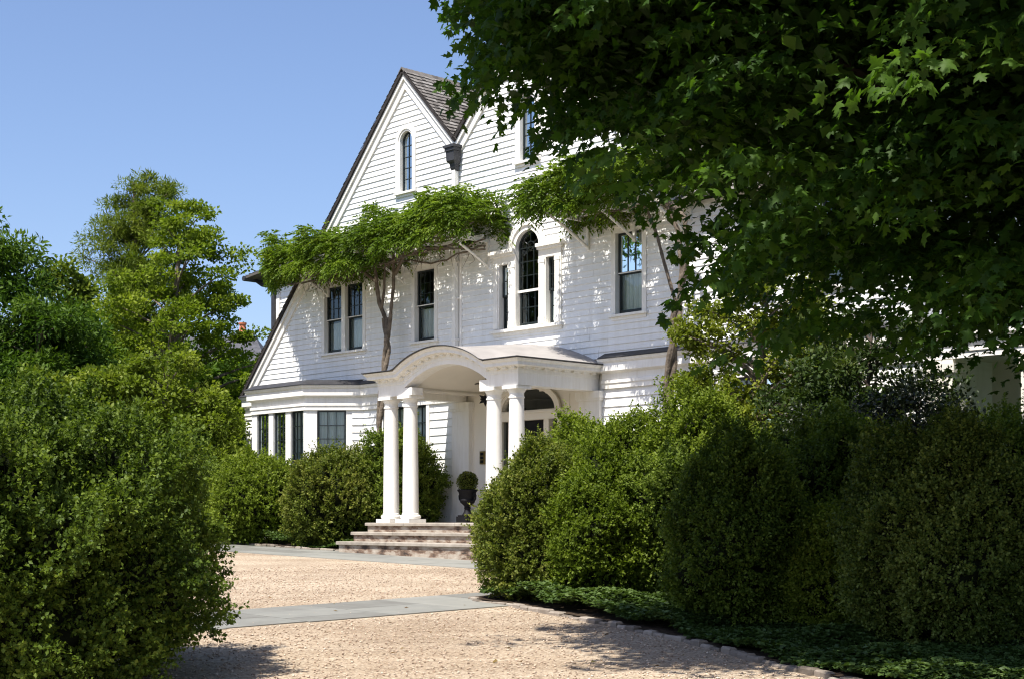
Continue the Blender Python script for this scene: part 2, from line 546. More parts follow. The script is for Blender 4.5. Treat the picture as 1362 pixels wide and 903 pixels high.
gm = MB()
ys = [-300, -30, 0, 20, 40, 120, 900]
xs = [-900, -60, -20, 0, 20, 60, 900]
for j in range(len(ys) - 1):
    for i in range(len(xs) - 1):
        q = [(xs[i], ys[j]), (xs[i + 1], ys[j]), (xs[i + 1], ys[j + 1]), (xs[i], ys[j + 1])]
        gm.quad(*[(x, y, gz(y)) for x, y in q])
tag(gm.build("ground", M_LAWN), kind="structure")


def sheet(name, uv, lift, m, tint=False):
    b = MB()
    b.add([(x, y, gz(y) + lift) for x, y in (hw(u, v) for u, v in uv)], [tuple(range(len(uv)))])
    return b.build(name, m, tint=tint)


tag(sheet("gravel_driveway", [(-6, 4.70), (32, 4.70), (32, 34), (-6, 34)], .006, M_GRAVEL), kind="structure")


def flags(name, u0, u1, v0, v1, du, dv, lift, seed):
    r = random.Random(seed)
    b = MB()
    v = v0
    while v < v1 - .05:
        h = min(dv * r.uniform(.8, 1.25), v1 - v)
        u = u0 - r.uniform(0, du * .4)
        while u < u1:
            w = du * r.uniform(.65, 1.4)
            a0, a1 = max(u, u0), min(u + w, u1)
            if a1 - a0 > .06:
                b.tint = r.uniform(.15, .85)
                g = .005
                x = [hw(a0 + g, v + g), hw(a1 - g, v + g), hw(a1 - g, v + h - g), hw(a0 + g, v + h - g)]
                top = [(p[0], p[1], gz(p[1]) + lift + r.uniform(-.0015, .0015)) for p in x]
                bot = [(p[0], p[1], gz(p[1]) - .02) for p in x]
                b.add(bot + top, [(4, 5, 6, 7), (0, 1, 5, 4), (1, 2, 6, 5), (2, 3, 7, 6), (3, 0, 4, 7)])
            u += w
        v += h
    return tag(b.build(name, M_BLUESTONE, tint=True), kind="structure")


flags("bluestone_apron", -6, 12, 3.0, 4.72, 1.25, .58, .018, 3)
flags("bluestone_path", 11.63, 13.38, 7.9, 24, .88, 1.1, .018, 4)

# planting beds
bed_front = [(12.25, 7.4), (12.2, 8.3), (12.38, 8.95), (12.75, 9.12), (13.3, 9.18), (14.0, 9.45), (14.77, 9.68), (15.65, 9.99), (16.44, 10.27), (17.21, 10.57),
             (17.98, 10.94), (18.71, 11.31), (19.3, 11.57), (19.9, 11.85), (21.5, 12.6), (23.5, 13.6)]
bed_poly = bed_front + [(27, 14), (27, 6.6), (12.6, 6.6)]
tag(sheet("planting_bed", bed_poly, .045, M_SOIL), kind="structure")
bed2_front = [(-6.5, 2.25), (-2.6, 2.62), (-.6, 2.9), (.6, 3.02), (1.2, 2.9), (1.62, 2.6)]
bed2_poly = bed2_front + [(1.62, .02), (-1.6, .02), (-2.5, .95), (-4.9, .95), (-5.8, .02), (-9, .02), (-9, 2.1)]
tag(sheet("planting_bed", bed2_poly, .045, M_SOIL), kind="structure")
bed3_front = [(6.0, 2.55), (6.02, 3.3), (6.3, 3.55), (8, 3.6), (12, 3.7), (20, 3.9)]
bed3_poly = bed3_front + [(20, .02), (6.0, .02)]
tag(sheet("planting_bed", bed3_poly, .045, M_SOIL), kind="structure")


def cobbles(name, path, seed, w=.095, h=.052, L=.23):
    r = random.Random(seed)
    b = MB()
    for (a, c) in zip(path[:-1], path[1:]):
        p0, p1 = Vector(hw(*a)), Vector(hw(*c))
        d = p1 - p0
        n = max(1, round(d.length / L))
        t = d.normalized(); s = Vector((-t.y, t.x))
        for k in range(n):
            l = d.length / n
            c0 = p0 + t * (l * k + .006); c1 = p0 + t * (l * (k + 1) - .006)
            w1 = w * r.uniform(.36, .62); o = r.uniform(-.018, .018)
            top = gz(c0.y) + h * r.uniform(.55, 1.2)
            b.tint = r.uniform(.1, .9)
            lo = [c0 - s * (w1 + o), c1 - s * (w1 + o), c1 + s * (w1 - o), c0 + s * (w1 - o)]
            e = .014
            hi = [c0 - s * (w1 + o - e) + t * e, c1 - s * (w1 + o - e) - t * e, c1 + s * (w1 - o - e) - t * e, c0 + s * (w1 - o - e) + t * e]
            vs = [(q.x, q.y, gz(q.y) - .03) for q in lo] + [(q.x, q.y, top - .016 + r.uniform(-.004, .004)) for q in lo] + [(q.x, q.y, top + r.uniform(-.004, .004)) for q in hi]
            fs = [(8, 9, 10, 11)]
            for q in (0, 4):
                for i in range(4):
                    fs.append((q + i, q + (i + 1) % 4, q + 4 + (i + 1) % 4, q + 4 + i))
            b.add(vs, fs)
    return tag(b.build(name, M_COBBLE, tint=True), kind="structure")


cobbles("kerb", bed_front, 5)
cobbles("kerb", bed2_front, 6)
cobbles("kerb", bed3_front[1:], 8)

# ------------------------------------------------------------------ house
house = empty("house", HO, HRZ)
tag(house, "large white clapboard house with steep twin gables, arched windows and a columned entrance portico", "house")
SL = 1.053
APEX = 10.85
VALU, VALZ = 1.8, 10.85 - 1.8 * 1.053
RAX = 4.04
RAZ = VALZ + (RAX - VALU) * SL
EAVE = 6.62
REU = RAX + (RAZ - EAVE) / SL
WEND = 13.2


def spans(z):
    """wall intervals of the upper front at height z"""
    l = -(APEX - z) / SL
    if z >= VALZ:
        out = []
        if z < APEX: out.append((l, -l))
        k = (RAZ - z) / SL
        if k > 0: out.append((RAX - k, RAX + k))
        return out
    if z >= EAVE:
        return [(l, RAX + (RAZ - z) / SL)]
    return [(l, WEND)]


def cut(iv, holes, za, zb):
    zm = (za + zb) / 2
    for (a, b, c, d) in holes:
        if c < zm < d:
            nv = []
            for (p0, q0, p1, q1) in iv:
                if b <= p0 or a >= q0: nv.append((p0, q0, p1, q1)); continue
                if a > p0: nv.append((p0, a, p1, a))
                if b < q0: nv.append((b, q0, b, q1))
            iv = nv
    return iv


def clap(mb, z0, z1, exp, sp, holes, y=0.0, lip=.020, extra=()):
    brk = sorted(set([round(h[2], 4) for h in holes] + [round(h[3], 4) for h in holes] + list(extra)))
    r = random.Random(int(z0 * 100) + int(exp * 1000))
    z = z0
    while z < z1 - 1e-4:
        zt = min(z + exp, z1)
        zs = [z] + [k for k in brk if z + 1e-4 < k < zt - 1e-4] + [zt]
        lp0 = lip * r.uniform(.9, 1.1)
        cuts = [-20 + r.uniform(0, 4)]
        while cuts[-1] < 25: cuts.append(cuts[-1] + r.uniform(2.2, 4.8))
        segs = [(c0 + .0015, c1 - .0015, lp0 * r.uniform(.86, 1.14), r.uniform(-.0025, .0025)) for c0, c1 in zip(cuts[:-1], cuts[1:])]
        for i in range(len(zs) - 1):
            a, b = zs[i], zs[i + 1]
            ia, ib = sp(a + 1e-5), sp(b - 1e-5)
            if len(ia) != len(ib): ib = ia if len(ia) < len(ib) else ib
            iv = [(p[0], p[1], q[0], q[1]) for p, q in zip(ia, ib)]
            for (p0, q0, p1, q1) in cut(iv, holes, a, b):
                if q0 - p0 < 1e-3: continue
                for (c0, c1, lp, sag) in segs:
                    if c1 <= min(p0, p1) or c0 >= max(q0, q1): continue
                    e0, f0 = (p0, p1) if c0 <= max(p0, p1) else (c0, c0)
                    e1, f1 = (q0, q1) if c1 >= min(q0, q1) else (c1, c1)
                    if e1 - e0 < 1e-3 and f1 - f0 < 1e-3: continue
                    e1, f1 = max(e0, e1), max(f0, f1)
                    ya = y - lp * (1 - (a - z) / exp) - .003
                    yb = y - lp * (1 - (b - z) / exp) - .003
                    za = a + (sag if i == 0 else 0)
                    mb.quad((e0, ya, za), (e1, ya, za), (f1, yb, b), (f0, yb, b))
                    if i == 0:
                        mb.quad((e0, y + .004, za), (e1, y + .004, za), (e1, ya, za), (e0, ya, za))
        z = zt


def arch_holes(uc, zc, r, rz=None, n=8):
    rz = rz or r
    out = []
    for i in range(n):
        t0, t1 = i / n, (i + 1) / n
        w = r * math.sqrt(max(0, 1 - ((t0 + t1) / 2) ** 2))
        out.append((uc - w, uc + w, zc + rz * t0, zc + rz * t1))
    return out


H2 = [(-3.13, -2.44, 4.72, 6.30), (-2.30, -1.61, 4.72, 6.30), (.33, 1.02, 4.71, 6.30), (6.55, 7.25, 4.71, 6.30),
      (3.18, 3.46, 4.71, 6.08), (3.69, 4.39, 4.74, 6.43), (4.60, 4.86, 4.71, 6.08),
      (9.6, 10.3, 4.71, 6.30), (11.4, 12.1, 4.71, 6.30),
      (-.20, .24, 8.16, 9.32), (3.82, 4.26, 8.18, 9.32)]
H2 += arch_holes(4.04, 6.43, .35) + arch_holes(.02, 9.32, .22) + arch_holes(4.04, 9.32, .22)
b = MB()
clap(b, 3.88, RAZ - .02, .127, spans, H2, extra=(VALZ, APEX, EAVE))
b.build("wall", M_SIDING, house)

# ground-floor front, left of the portico and right of it
H1 = [(-.82, -.06, 1.45, 3.27), (.0, .74, 1.45, 3.27), (9.2, 10.0, 1.45, 3.27), (10.1, 10.9, 1.45, 3.27)]
b = MB()
for sp_, hh_ in ((lambda z: [(-1.66, 1.72)], H1), (lambda z: [(6.16, 13.4)], H1), (lambda z: [(-6.62, -5.72)], [])):
    b = MB()
    clap(b, .1, 3.40, .176, sp_, hh_)
    b.build("wall", M_SIDING, house)
# flush panelled wall beneath the portico, with the doorway opening
dh = [(3.18, 4.94, .6, 2.97)] + arch_holes(4.06, 2.97, .80, .43)
b = MB()
brk = sorted(set([.3, 3.9] + [h[2] for h in dh] + [h[3] for h in dh]))
for a, c in zip(brk[:-1], brk[1:]):
    for (p0, q0, p1, q1) in cut([(1.72, 6.16, 1.72, 6.16)], dh, a, c):
        b.quad((p0, .02, a), (q0, .02, a), (q1, .02, c), (p1, .02, c))
for u in (2.28, 2.9, 5.22, 5.8):
    b.box(u - .02, u + .02, .006, .03, .62, 3.24)
b.build("wall", M_CREAM, house)

# body walls: ends and back
b = MB()
b.add([(-6.62, 0, 0), (-6.62, 9, 0), (-6.62, 9, 3.9), (-6.62, 0, 3.9)], [(0, 1, 2, 3)])
b.add([(13.4, 0, 0), (13.4, 9, 0), (13.4, 9, 6.6), (13.4, 4.5, 10.2), (13.4, .0, 6.6)], [(0, 1, 2, 3, 4)])
b.add([(-6.62, 9, 0), (13.4, 9, 0), (13.4, 9, 6.6), (REU, 9, 6.6), (RAX, 9, RAZ), (VALU, 9, VALZ), (0, 9, APEX), (-6.62, 9, 3.9)], [tuple(range(8))])
b.build("wall", M_SIDING, house)
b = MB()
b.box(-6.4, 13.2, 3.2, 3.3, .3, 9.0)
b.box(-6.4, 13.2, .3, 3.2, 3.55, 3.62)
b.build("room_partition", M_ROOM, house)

# --- bay window walls
BV, BL, BR = 1.0, -4.82, -2.55
bay_path = [(-5.78, 0.0), (BL, -BV), (BR, -BV), (-1.6, -.02)]
b = MB()
# front bay wall with three openings, drawn as piers
A = [(-4.62, -4.10), (-3.90, -3.38), (-3.17, -2.64)]
for (p, q) in ((BL, -4.62), (-4.10, -3.90), (-3.38, -3.17), (-2.64, BR)):
    b.box(p, q, -BV, -BV + .14, .05, 3.30)
b.box(BL, BR, -BV + .02, -BV + .12, .05, 1.5)
b.box(BL, BR, -BV + .01, -BV + .13, 3.28, 3.5)
b.box(-4.62, -2.64, -BV - .03, -BV + .12, 1.5, 1.56)
b.build("bay_wall", M_TRIM, house)
ch = math.atan2(BV, -1.6 - BR)       # chamfer direction
CHL = math.hypot(BV, -1.6 - BR)
b = MB()
c0, c1 = .27, .96
b.box(.0, c0, 0, .12, .05, 3.30)
b.box(c1, CHL * .99, .0, .12, .05, 3.30)
b.box(c0, c1, .01, .12, .05, 1.5)
b.box(0, CHL * .99, .01, .12, 3.28, 3.5)
b.box(c0 - .04, c1 + .04, -.03, .12, 1.5, 1.56)
clap(b, .1, 3.26, .176, lambda z: [(c1 + .14, CHL)], [], y=-.001)
b.build("bay_wall", M_TRIM, house, loc=(BR, -BV, 0), rz=ch)
b = MB()
b.box(0, CHL, 0, .12, .05, 3.5)
b.build("bay_wall", M_TRIM, house, loc=(-5.78, 0, 0), rz=-ch)

# --- belt cornice: round the bay, and along the right-hand front
prof = [(-.06, 3.27), (.035, 3.27), (.035, 3.36), (.055, 3.375), (.055, 3.43), (.02, 3.44), (.02, 3.565), (.10, 3.60), (.13, 3.61),
        (.13, 3.76), (.17, 3.80), (.19, 3.845), (-.06, 3.845)]
b = MB()
sweep_plan(b, [(-6.64, 0), (-5.78, 0.0), (BL, -BV), (BR, -BV), (-1.6, -.02), (1.74, -.02)], prof)
b.build("cornice", M_TRIM, house)
b = MB()
sweep_plan(b, [(6.2, -.02), (17.6, -.02)], prof)
b.build("cornice", M_TRIM, house)
b = MB()
rp = [(-.05, 3.848), (.205, 3.848), (.205, 3.868), (-.05, 3.99)]
sweep_plan(b, [(-6.66, 0), (-5.78, 0.0), (BL, -BV), (BR, -BV), (-1.6, -.02), (1.74, -.02)], rp)
b2_ = MB()
sweep_plan(b2_, [(6.24, -.02), (13.4, -.02)], rp)
b2_.build("flashing", M_DARKLEAD, house)
b.add([(-5.78, 0, 3.985), (BL, -BV, 3.9), (BR, -BV, 3.9), (-1.6, 0, 3.985)], [(0, 1, 2, 3)])
b.build("flashing", M_DARKLEAD, house)

# --- roofs
def shingles(mb, e0, e1, up, exp=.14, wid=.13, seed=1, skip=None):
    """courses from the eave line e0-e1 along up"""
    r = random.Random(seed)
    e0, e1, up = Vector(e0), Vector(e1), Vector(up)
    t = (e1 - e0); L = t.length; t.normalize()
    n = t.cross(up).normalized()
    if n.z < 0: n = -n
    Sl = up.length; s = up.normalized()
    rows = int(Sl / exp)
    exp = Sl / rows
    for k in range(rows):
        x = -r.uniform(0, wid)
        rj = r.uniform(-.006, .006)
        while x < L:
            w = wid * r.uniform(.6, 1.5)
            a, c = max(0, x) + .003, min(L, x + w) - .003
            x += w
            if c - a < .01: continue
            lo = k * exp - r.uniform(0, .018) + rj
            hi = (k + 1) * exp
            th = .028 * r.uniform(.8, 1.25)
            mb.tint = min(1, max(0, r.gauss(.5, .22)))
            p = [e0 + t * a + s * lo + n * th, e0 + t * c + s * lo + n * th, e0 + t * c + s * hi + n * .006, e0 + t * a + s * hi + n * .006]
            q = [e0 + t * a + s * lo - n * .01, e0 + t * c + s * lo - n * .01]
            mb.quad(*p)
            mb.quad(q[0], q[1], p[1], p[0])


OV = -.14
deck = MB()
def slope(mb, u0, z0, u1, z1, seed, y0=OV, y1=9.1):
    """deck plus shingles on a slope whose eave is (u0,z0) and ridge (u1,z1)"""
    mb.tint = .1
    n = Vector((-(z1 - z0), 0, (u1 - u0))); n.normalize()
    if n.z < 0: n = -n
    o = n * .075
    vs = []
    for y in (y0, y1):
        vs += [(u0, y, z0), (u1, y, z1), (u1 + o.x, y, z1 + o.z), (u0 + o.x, y, z0 + o.z)]
    deck.add(vs, [(0, 1, 2, 3), (4, 7, 6, 5), (0, 4, 5, 1), (3, 2, 6, 7), (0, 3, 7, 4), (1, 5, 6, 2)])
    shingles(mb, (u0 + o.x, y0 - .015, z0 + o.z), (u0 + o.x, y1, z0 + o.z), (u1 - u0, 0, z1 - z0), seed=seed)


b = MB()
slope(b, -6.70, APEX - 6.70 * SL, 0, APEX, 21)
slope(b, VALU, VALZ, 0, APEX, 22)
slope(b, VALU, VALZ, RAX, RAZ, 23)
slope(b, REU, EAVE, RAX, RAZ, 24)
b.tint = .12
for (u, z) in ((0, APEX), (RAX, RAZ)):
    r_ = random.Random(5)
    y = OV - .02
    while y < 9:
        b.tint = r_.uniform(.05, .4)
        for sgn in (-1, 1):
            b.add([(u, y, z + .135), (u, y + .17, z + .125), (u + sgn * .11, y + .17, z + .125 - .116), (u + sgn * .11, y, z + .135 - .116),
                   (u, y, z + .10), (u + sgn * .11, y, z + .10 - .116)], [(0, 1, 2, 3), (0, 3, 5, 4)])
        y += .15
# the right-hand wing's long roof
b.tint = .3
shingles(b, (REU - .3, -.35, EAVE - .02), (WEND + .5, -.35, EAVE - .02), (0, 4.9, 3.9), seed=25, exp=.2, wid=.2)
b.add([(REU - .3, -.35, EAVE - .03), (WEND + .5, -.35, EAVE - .03), (WEND + .5, 4.55, 10.1), (REU - .3, 4.55, 10.1)], [(0, 1, 2, 3)])
b.add([(REU - .3, 9.3, EAVE - .03), (WEND + .5, 9.3, EAVE - .03), (WEND + .5, 4.55, 10.1), (REU - .3, 4.55, 10.1)], [(0, 1, 2, 3)])
b.build("roof", M_SHINGLE, house, tint=True)
deck.build("roof_edge", M_DARKWOOD, house)


def rake(u0, z0, u1, z1, w=.24):
    b = MB()
    dz = w / math.cos(math.atan(SL))
    sg = 1 if u1 > u0 else -1
    y0, y1 = -.055, .02
    vs = []
    for y in (y0, y1):
        vs += [(u0, y, z0 - .012), (u1, y, z1 - .012), (u1, y, z1 - dz), (u0, y, z0 - dz)]
    b.add(vs, [(0, 1, 2, 3), (4, 7, 6, 5), (0, 4, 5, 1), (1, 5, 6, 2), (2, 6, 7, 3), (3, 7, 4, 0)])
    w2 = .085 / math.cos(math.atan(SL))
    vs = []
    for y in (-.10, -.058):
        vs += [(u0, y, z0 - .012), (u1, y, z1 - .012), (u1, y, z1 - w2), (u0, y, z0 - w2)]
    b.add(vs, [(0, 1, 2, 3), (4, 7, 6, 5), (0, 4, 5, 1), (1, 5, 6, 2), (2, 6, 7, 3), (3, 7, 4, 0)])
    b.build("rake_board", M_TRIM, house)


rake(-6.62, APEX - 6.62 * SL, 0, APEX)
rake(VALU, VALZ, .002, APEX - .002)
rake(VALU + .002, VALZ, RAX, RAZ)
rake(REU, EAVE, RAX + .002, RAZ - .002)

# --- leader head in the valley and the downspouts
b = MB()
cu = 1.82
b.box(cu - .175, cu + .175, -.31, -.06, 8.80, 8.86)
b.box(cu - .155, cu + .155, -.285, -.06, 8.73, 8.80)
rs = []
for (w, d, z) in ((.135, .265, 8.73), (.128, .255, 8.52), (.085, .20, 8.46), (.078, .18, 8.37), (.06, .15, 8.30)):
    rs.append([(cu - w, -.06, z), (cu + w, -.06, z), (cu + w, -.06 - d + .06, z), (cu - w, -.06 - d + .06, z)])
b.rings(rs)
b.build("leader_head", M_DARKLEAD, house)
b = MB()
b.box(cu - .055, cu + .055, -.16, -.06, 4.05, 8.33)
b.box(cu - .13, cu + .13, -.04, -.012, 3.99, 6.62)
for z in (4.6, 5.5, 6.3, 7.6):
    b.box(cu - .08, cu + .08, -.17, -.05, z, z + .04)
b.build("downspout", M_TRIM, house)

# --- upper cornice board behind the trellis (casing line across the front)
# --- windows
def bar(mb, x0, x1, z0, z1, y0, y1):
    mb.box(x0, x1, y0, y1, z0, z1)


def sash_mesh(mb, x0, x1, z0, z1, y0, y1, nx, nz, fw=.045, mw=.018, railb=None):
    rb = railb or fw
    mb.box(x0, x0 + fw, y0, y1, z0, z1)
    mb.box(x1 - fw, x1, y0, y1, z0, z1)
    mb.box(x0 + fw, x1 - fw, y0, y1, z1 - fw, z1)
    mb.box(x0 + fw, x1 - fw, y0, y1, z0, z0 + rb)
    a, c, d, e = x0 + fw, x1 - fw, z0 + rb, z1 - fw
    for i in range(1, nx):
        x = a + (c - a) * i / nx
        mb.box(x - mw / 2, x + mw / 2, y0 + .004, y1 - .006, d, e)
    for i in range(1, nz):
        z = d + (e - d) * i / nz
        mb.box(a, c, y0 + .006, y1 - .008, z - mw / 2, z + mw / 2)


def curtain(parent, x0, x1, z0, z1, y, m=None, seed=0):
    r = random.Random(seed)
    n = max(16, int((x1 - x0) / .014))
    b = MB()
    ph = r.uniform(0, 6)
    cols = []
    for i in range(n + 1):
        x = x0 + (x1 - x0) * i / n
        yy = y + .018 * math.sin(x * 62 + ph + 1.3 * math.sin(x * 11)) + .008 * math.sin(x * 131 + 2 * ph)
        cols.append((x, yy))
    for i in range(n):
        (xa, ya), (xb, yb) = cols[i], cols[i + 1]
        b.quad((xa, ya, z0), (xb, yb, z0), (xb, yb, z1), (xa, ya, z1))
    return b.build("curtain", m or M_CURTAIN, parent, smooth=True)


def window(lights, z0, z1, v=0., upper=(3, 3), lower=None, casing=.11, name="window", loc=None, rz=0., label=None, sill=True, cur=.72, meet=.49, head=True, cas=True, seed=0, grid=None, rail=True):
    """lights: list of openings (x0, x1) in wall coordinates"""
    X0, X1 = lights[0][0], lights[-1][1]
    y = -v
    b = MB()
    if cas:
        b.box(X0 - casing, X0, y - .040, y + .13, z0 - .005, z1)
        b.box(X1, X1 + casing, y - .040, y + .13, z0 - .005, z1)
        for (p, q) in zip(lights[:-1], lights[1:]):
            b.box(p[1], q[0], y - .037, y + .13, z0 - .005, z1)
        b.box(X0 - casing - .005, X1 + casing + .005, y - .042, y + .13, z1, z1 + casing)
        if head:
            b.box(X0 - casing - .035, X1 + casing + .035, y - .075, y - .002, z1 + casing, z1 + casing + .035)
    if rail and not grid:
        for (p, q) in lights:
            zm = z0 + (z1 - z0) * meet
            b.box(p + .012, q - .012, y + .028, y + .047, zm + .012, zm + .032)
    if not b.v:
        b.box(X0, X1, y + .10, y + .13, z1 - .02, z1)
    root = b.build(name, M_TRIM, house, loc=loc, rz=rz)
    if label: root["label"] = label
    if sill:
        s = MB()
        s.box(X0 - casing - .04, X1 + casing + .04, y - .085, y + .12, z0 - .055, z0 - .007)
        s.box(X0 - casing, X1 + casing, y - .032, y - .001, z0 - .12, z0 - .055)
        s.build("sill", M_TRIM, root)
    for i, (p, q) in enumerate(lights):
        s = MB()
        if grid:
            sash_mesh(s, p + .004, q - .004, z0 + .004, z1 - .004, y + .05, y + .09, grid[0], grid[1], railb=.07)
        else:
            zm = z0 + (z1 - z0) * meet
            sash_mesh(s, p + .004, q - .004, zm, z1 - .004, y + .048, y + .083, *upper)
            lo = lower or (1, 1)
            sash_mesh(s, p + .004, q - .004, z0 + .004, zm + .03, y + .085, y + .12, *lo, railb=.075)
        s.build("sash", M_SASH, root)
        g = MB()
        if grid:
            g.quad((p + .02, y + .072, z0 + .02), (q - .02, y + .072, z0 + .02), (q - .02, y + .072, z1 - .02), (p + .02, y + .072, z1 - .02))
        else:
            g.quad((p + .02, y + .066, zm + .02), (q - .02, y + .066, zm + .02), (q - .02, y + .066, z1 - .02), (p + .02, y + .066, z1 - .02))
            g.quad((p + .02, y + .104, z0 + .02), (q - .02, y + .104, z0 + .02), (q - .02, y + .104, zm + .02), (p + .02, y + .104, zm + .02))
        g.build("pane", M_GLASS, root)
        if cur:
            curtain(root, p - .05, q + .05, z0 - .05, z0 + (z1 - z0) * cur, y + (.145 if grid else .22), seed=seed + i)
    return root


window([(-3.13, -2.44), (-2.30, -1.61)], 4.72, 6.30, label="paired dark sash window behind the vine stem", cur=.47, seed=1)
window([(.33, 1.02)], 4.71, 6.30, label="single dark sash window above the portico arch", cur=.47, seed=3)
window([(6.55, 7.25)], 4.71, 6.30, upper=(3, 1), label="sash window with a pale curtain right of the arched window", cur=.52, seed=4)
window([(9.6, 10.3)], 4.71, 6.30, upper=(3, 1), label="sash window behind the climbing vine at the right", seed=5)
window([(11.4, 12.1)], 4.71, 6.30, upper=(3, 1), seed=6)
window([(-.82, -.06), (.0, .74)], 1.45, 3.27, grid=(3, 5), label="paired ground floor window behind the portico columns", cur=1.0, seed=7, head=False)
window([(9.2, 10.0), (10.1, 10.9)], 1.45, 3.27, grid=(3, 5), cur=1.0, seed=8, head=False)
for i, (p, q) in enumerate(A):
    window([(p, q)], 1.56, 3.28, v=BV, grid=(3, 5), cas=False, sill=False, cur=1.0, seed=10 + i, name="bay_window")
window([(c0, c1)], 1.56, 3.28, v=0, grid=(3, 5), cas=False, sill=False, cur=1.0, seed=14, name="bay_window", loc=(BR, -BV, 0), rz=ch)


def arch_strip(mb, uc, zc, r0, r1, y0, y1, n=20, a0=0., a1=math.pi, sx=1., sz=1.):
    rs = []
    for i in range(n + 1):
        a = a0 + (a1 - a0) * i / n
        c, s = math.cos(a) * sx, math.sin(a) * sz
        rs.append([(uc + r0 * c, y0, zc + r0 * s), (uc + r1 * c, y0, zc + r1 * s), (uc + r1 * c, y1, zc + r1 * s), (uc + r0 * c, y1, zc + r0 * s)])
    mb.rings(rs)


def arch_pane(uc, z0, zc, r, y, n=16):
    b = MB()
    vs = [(uc - r, y, z0), (uc + r, y, z0)] + [(uc + r * math.cos(math.pi * i / n), y, zc + r * math.sin(math.pi * i / n)) for i in range(n + 1)]
    b.add(vs, [tuple(range(len(vs)))])
    return b


def gable_window(uc, z0, zc, r, label):
    b = MB()
    cw = .13
    for (o, yy) in ((0, -.04), (.045, -.062)):
        b.box(uc - r - cw + o * .0, uc - r - (o), yy, .12, z0, zc)
        b.box(uc + r + o, uc + r + cw, yy, .12, z0, zc)
    arch_strip(b, uc, zc, r, r + cw, -.04, .12)
    arch_strip(b, uc, zc, r + .045, r + cw + .003, -.062, -.03)
    root = b.build("arched_window", M_TRIM, house)
    root["label"] = label
    s = MB()
    s.box(uc - r - cw - .04, uc + r + cw + .04, -.10, .10, z0 - .05, z0 - .004)
    s.box(uc - r - cw, uc + r + cw, -.04, -.001, z0 - .11, z0 - .05)
    s.build("sill", M_TRIM, root)
    s = MB()
    s.box(uc - r + .003, uc - r + .035, .045, .085, z0 + .003, zc)
    s.box(uc + r - .035, uc + r - .003, .045, .085, z0 + .003, zc)
    s.box(uc - r + .035, uc + r - .035, .045, .085, z0 + .003, z0 + .05)
    arch_strip(s, uc, zc, r - .035, r - .003, .045, .085)
    s.box(uc - .009, uc + .009, .05, .08, z0 + .05, zc + r - .034)
    n = 5
    for i in range(1, n):
        z = z0 + .05 + (zc - z0 - .05) * i / (n - .6)
        s.box(uc - r + .035, uc + r - .035, .052, .078, z - .008, z + .008)
    s.build("sash", M_SASH, root)
    arch_pane(uc, z0 + .01, zc, r - .02, .066).build("pane", M_GLASS_C, root)


gable_window(.02, 8.16, 9.32, .22, "slender arched window in the left gable")
gable_window(4.04, 8.18, 9.32, .22, "slender arched window in the right gable behind the maple")

# Palladian window
b = MB()
uc, zc, r = 4.04, 6.43, .35
for (p, q) in ((3.00, 3.18), (3.46, 3.69), (4.39, 4.60), (4.86, 5.05)):
    b.box(p, q, -.05, .13, 4.70, 6.083 if p < 3.2 or q > 4.9 else 6.083)
for (p, q) in ((3.49, 3.66), (4.42, 4.57), (3.03, 3.15), (4.89, 5.02)):
    b.box(p, q, -.072, -.045, 4.86, 5.98)
    b.box(p - .015, q + .015, -.08, -.045, 5.98, 6.05)
    b.box(p - .015, q + .015, -.08, -.045, 4.72, 4.86)
for (p, q) in ((3.00, 3.69), (4.39, 5.05)):
    b.box(p, q, -.052, .13, 6.083, 6.25)
    b.box(p - (.05 if p < 3.3 else -.0), q + (.05 if q > 5 else 0), -.11, -.03, 6.25, 6.30)
    b.box(p - (.09 if p < 3.3 else 0), q + (.09 if q > 5 else 0), -.15, -.03, 6.30, 6.37)
    b.box(p, q, -.03, .13, 6.25, 6.43)
arch_strip(b, uc, zc - .06, r, r + .15, -.05, .13, n=26)
arch_strip(b, uc, zc - .06, r + .10, r + .21, -.085, -.04, n=26)
b.box(3.69, 4.39, .028, .047, 5.44, 5.49)
pal = b.build("palladian_window", M_TRIM, house)
pal["label"] = "three part window with a tall arched centre light"
s = MB()
s.box(2.94, 5.11, -.12, .12, 4.64, 4.70)
s.box(2.99, 5.06, -.045, -.001, 4.57, 4.64)
s.build("sill", M_TRIM, pal)
zc2 = zc - .06
s = MB()
s.box(3.693, 3.738, .048, .083, 5.46, zc2); s.box(4.342, 4.387, .048, .083, 5.46, zc2)
s.box(3.738, 4.342, .048, .083, 5.46, 5.50)
arch_strip(s, uc, zc2, r - .045, r - .003, .048, .083)
for i in (1, 2):
    x = 3.738 + (4.342 - 3.738) * i / 3
    s.box(x - .009, x + .009, .052, .078, 5.5, zc2)
for z in (5.79, 6.08, zc2):
    s.box(3.738, 4.342, .054, .076, z - .009, z + .009)
arch_strip(s, uc, zc2, .115, .133, .053, .077)
for a in (R(38), R(90), R(142)):
    c, sn = math.cos(a), math.sin(a)
    s.tube([(uc + .13 * c, .065, zc2 + .13 * sn), (uc + .31 * c, .065, zc2 + .31 * sn)], .009, 6)
sash_mesh(s, 3.693, 4.387, 4.73, 5.49, .085, .12, 3, 2, railb=.08)
for (p, q) in ((3.18, 3.46), (4.60, 4.86)):
    sash_mesh(s, p + .004, q - .004, 5.40, 6.078, .048, .083, 1, 2)
    sash_mesh(s, p + .004, q - .004, 4.715, 5.43, .085, .12, 1, 2, railb=.07)
s.build("sash", M_SASH, pal)
arch_pane(uc, 5.47, zc2, r - .02, .066).build("pane", M_GLASS, pal)
g = MB()
g.quad((3.71, .104, 4.75), (4.37, .104, 4.75), (4.37, .104, 5.47), (3.71, .104, 5.47))
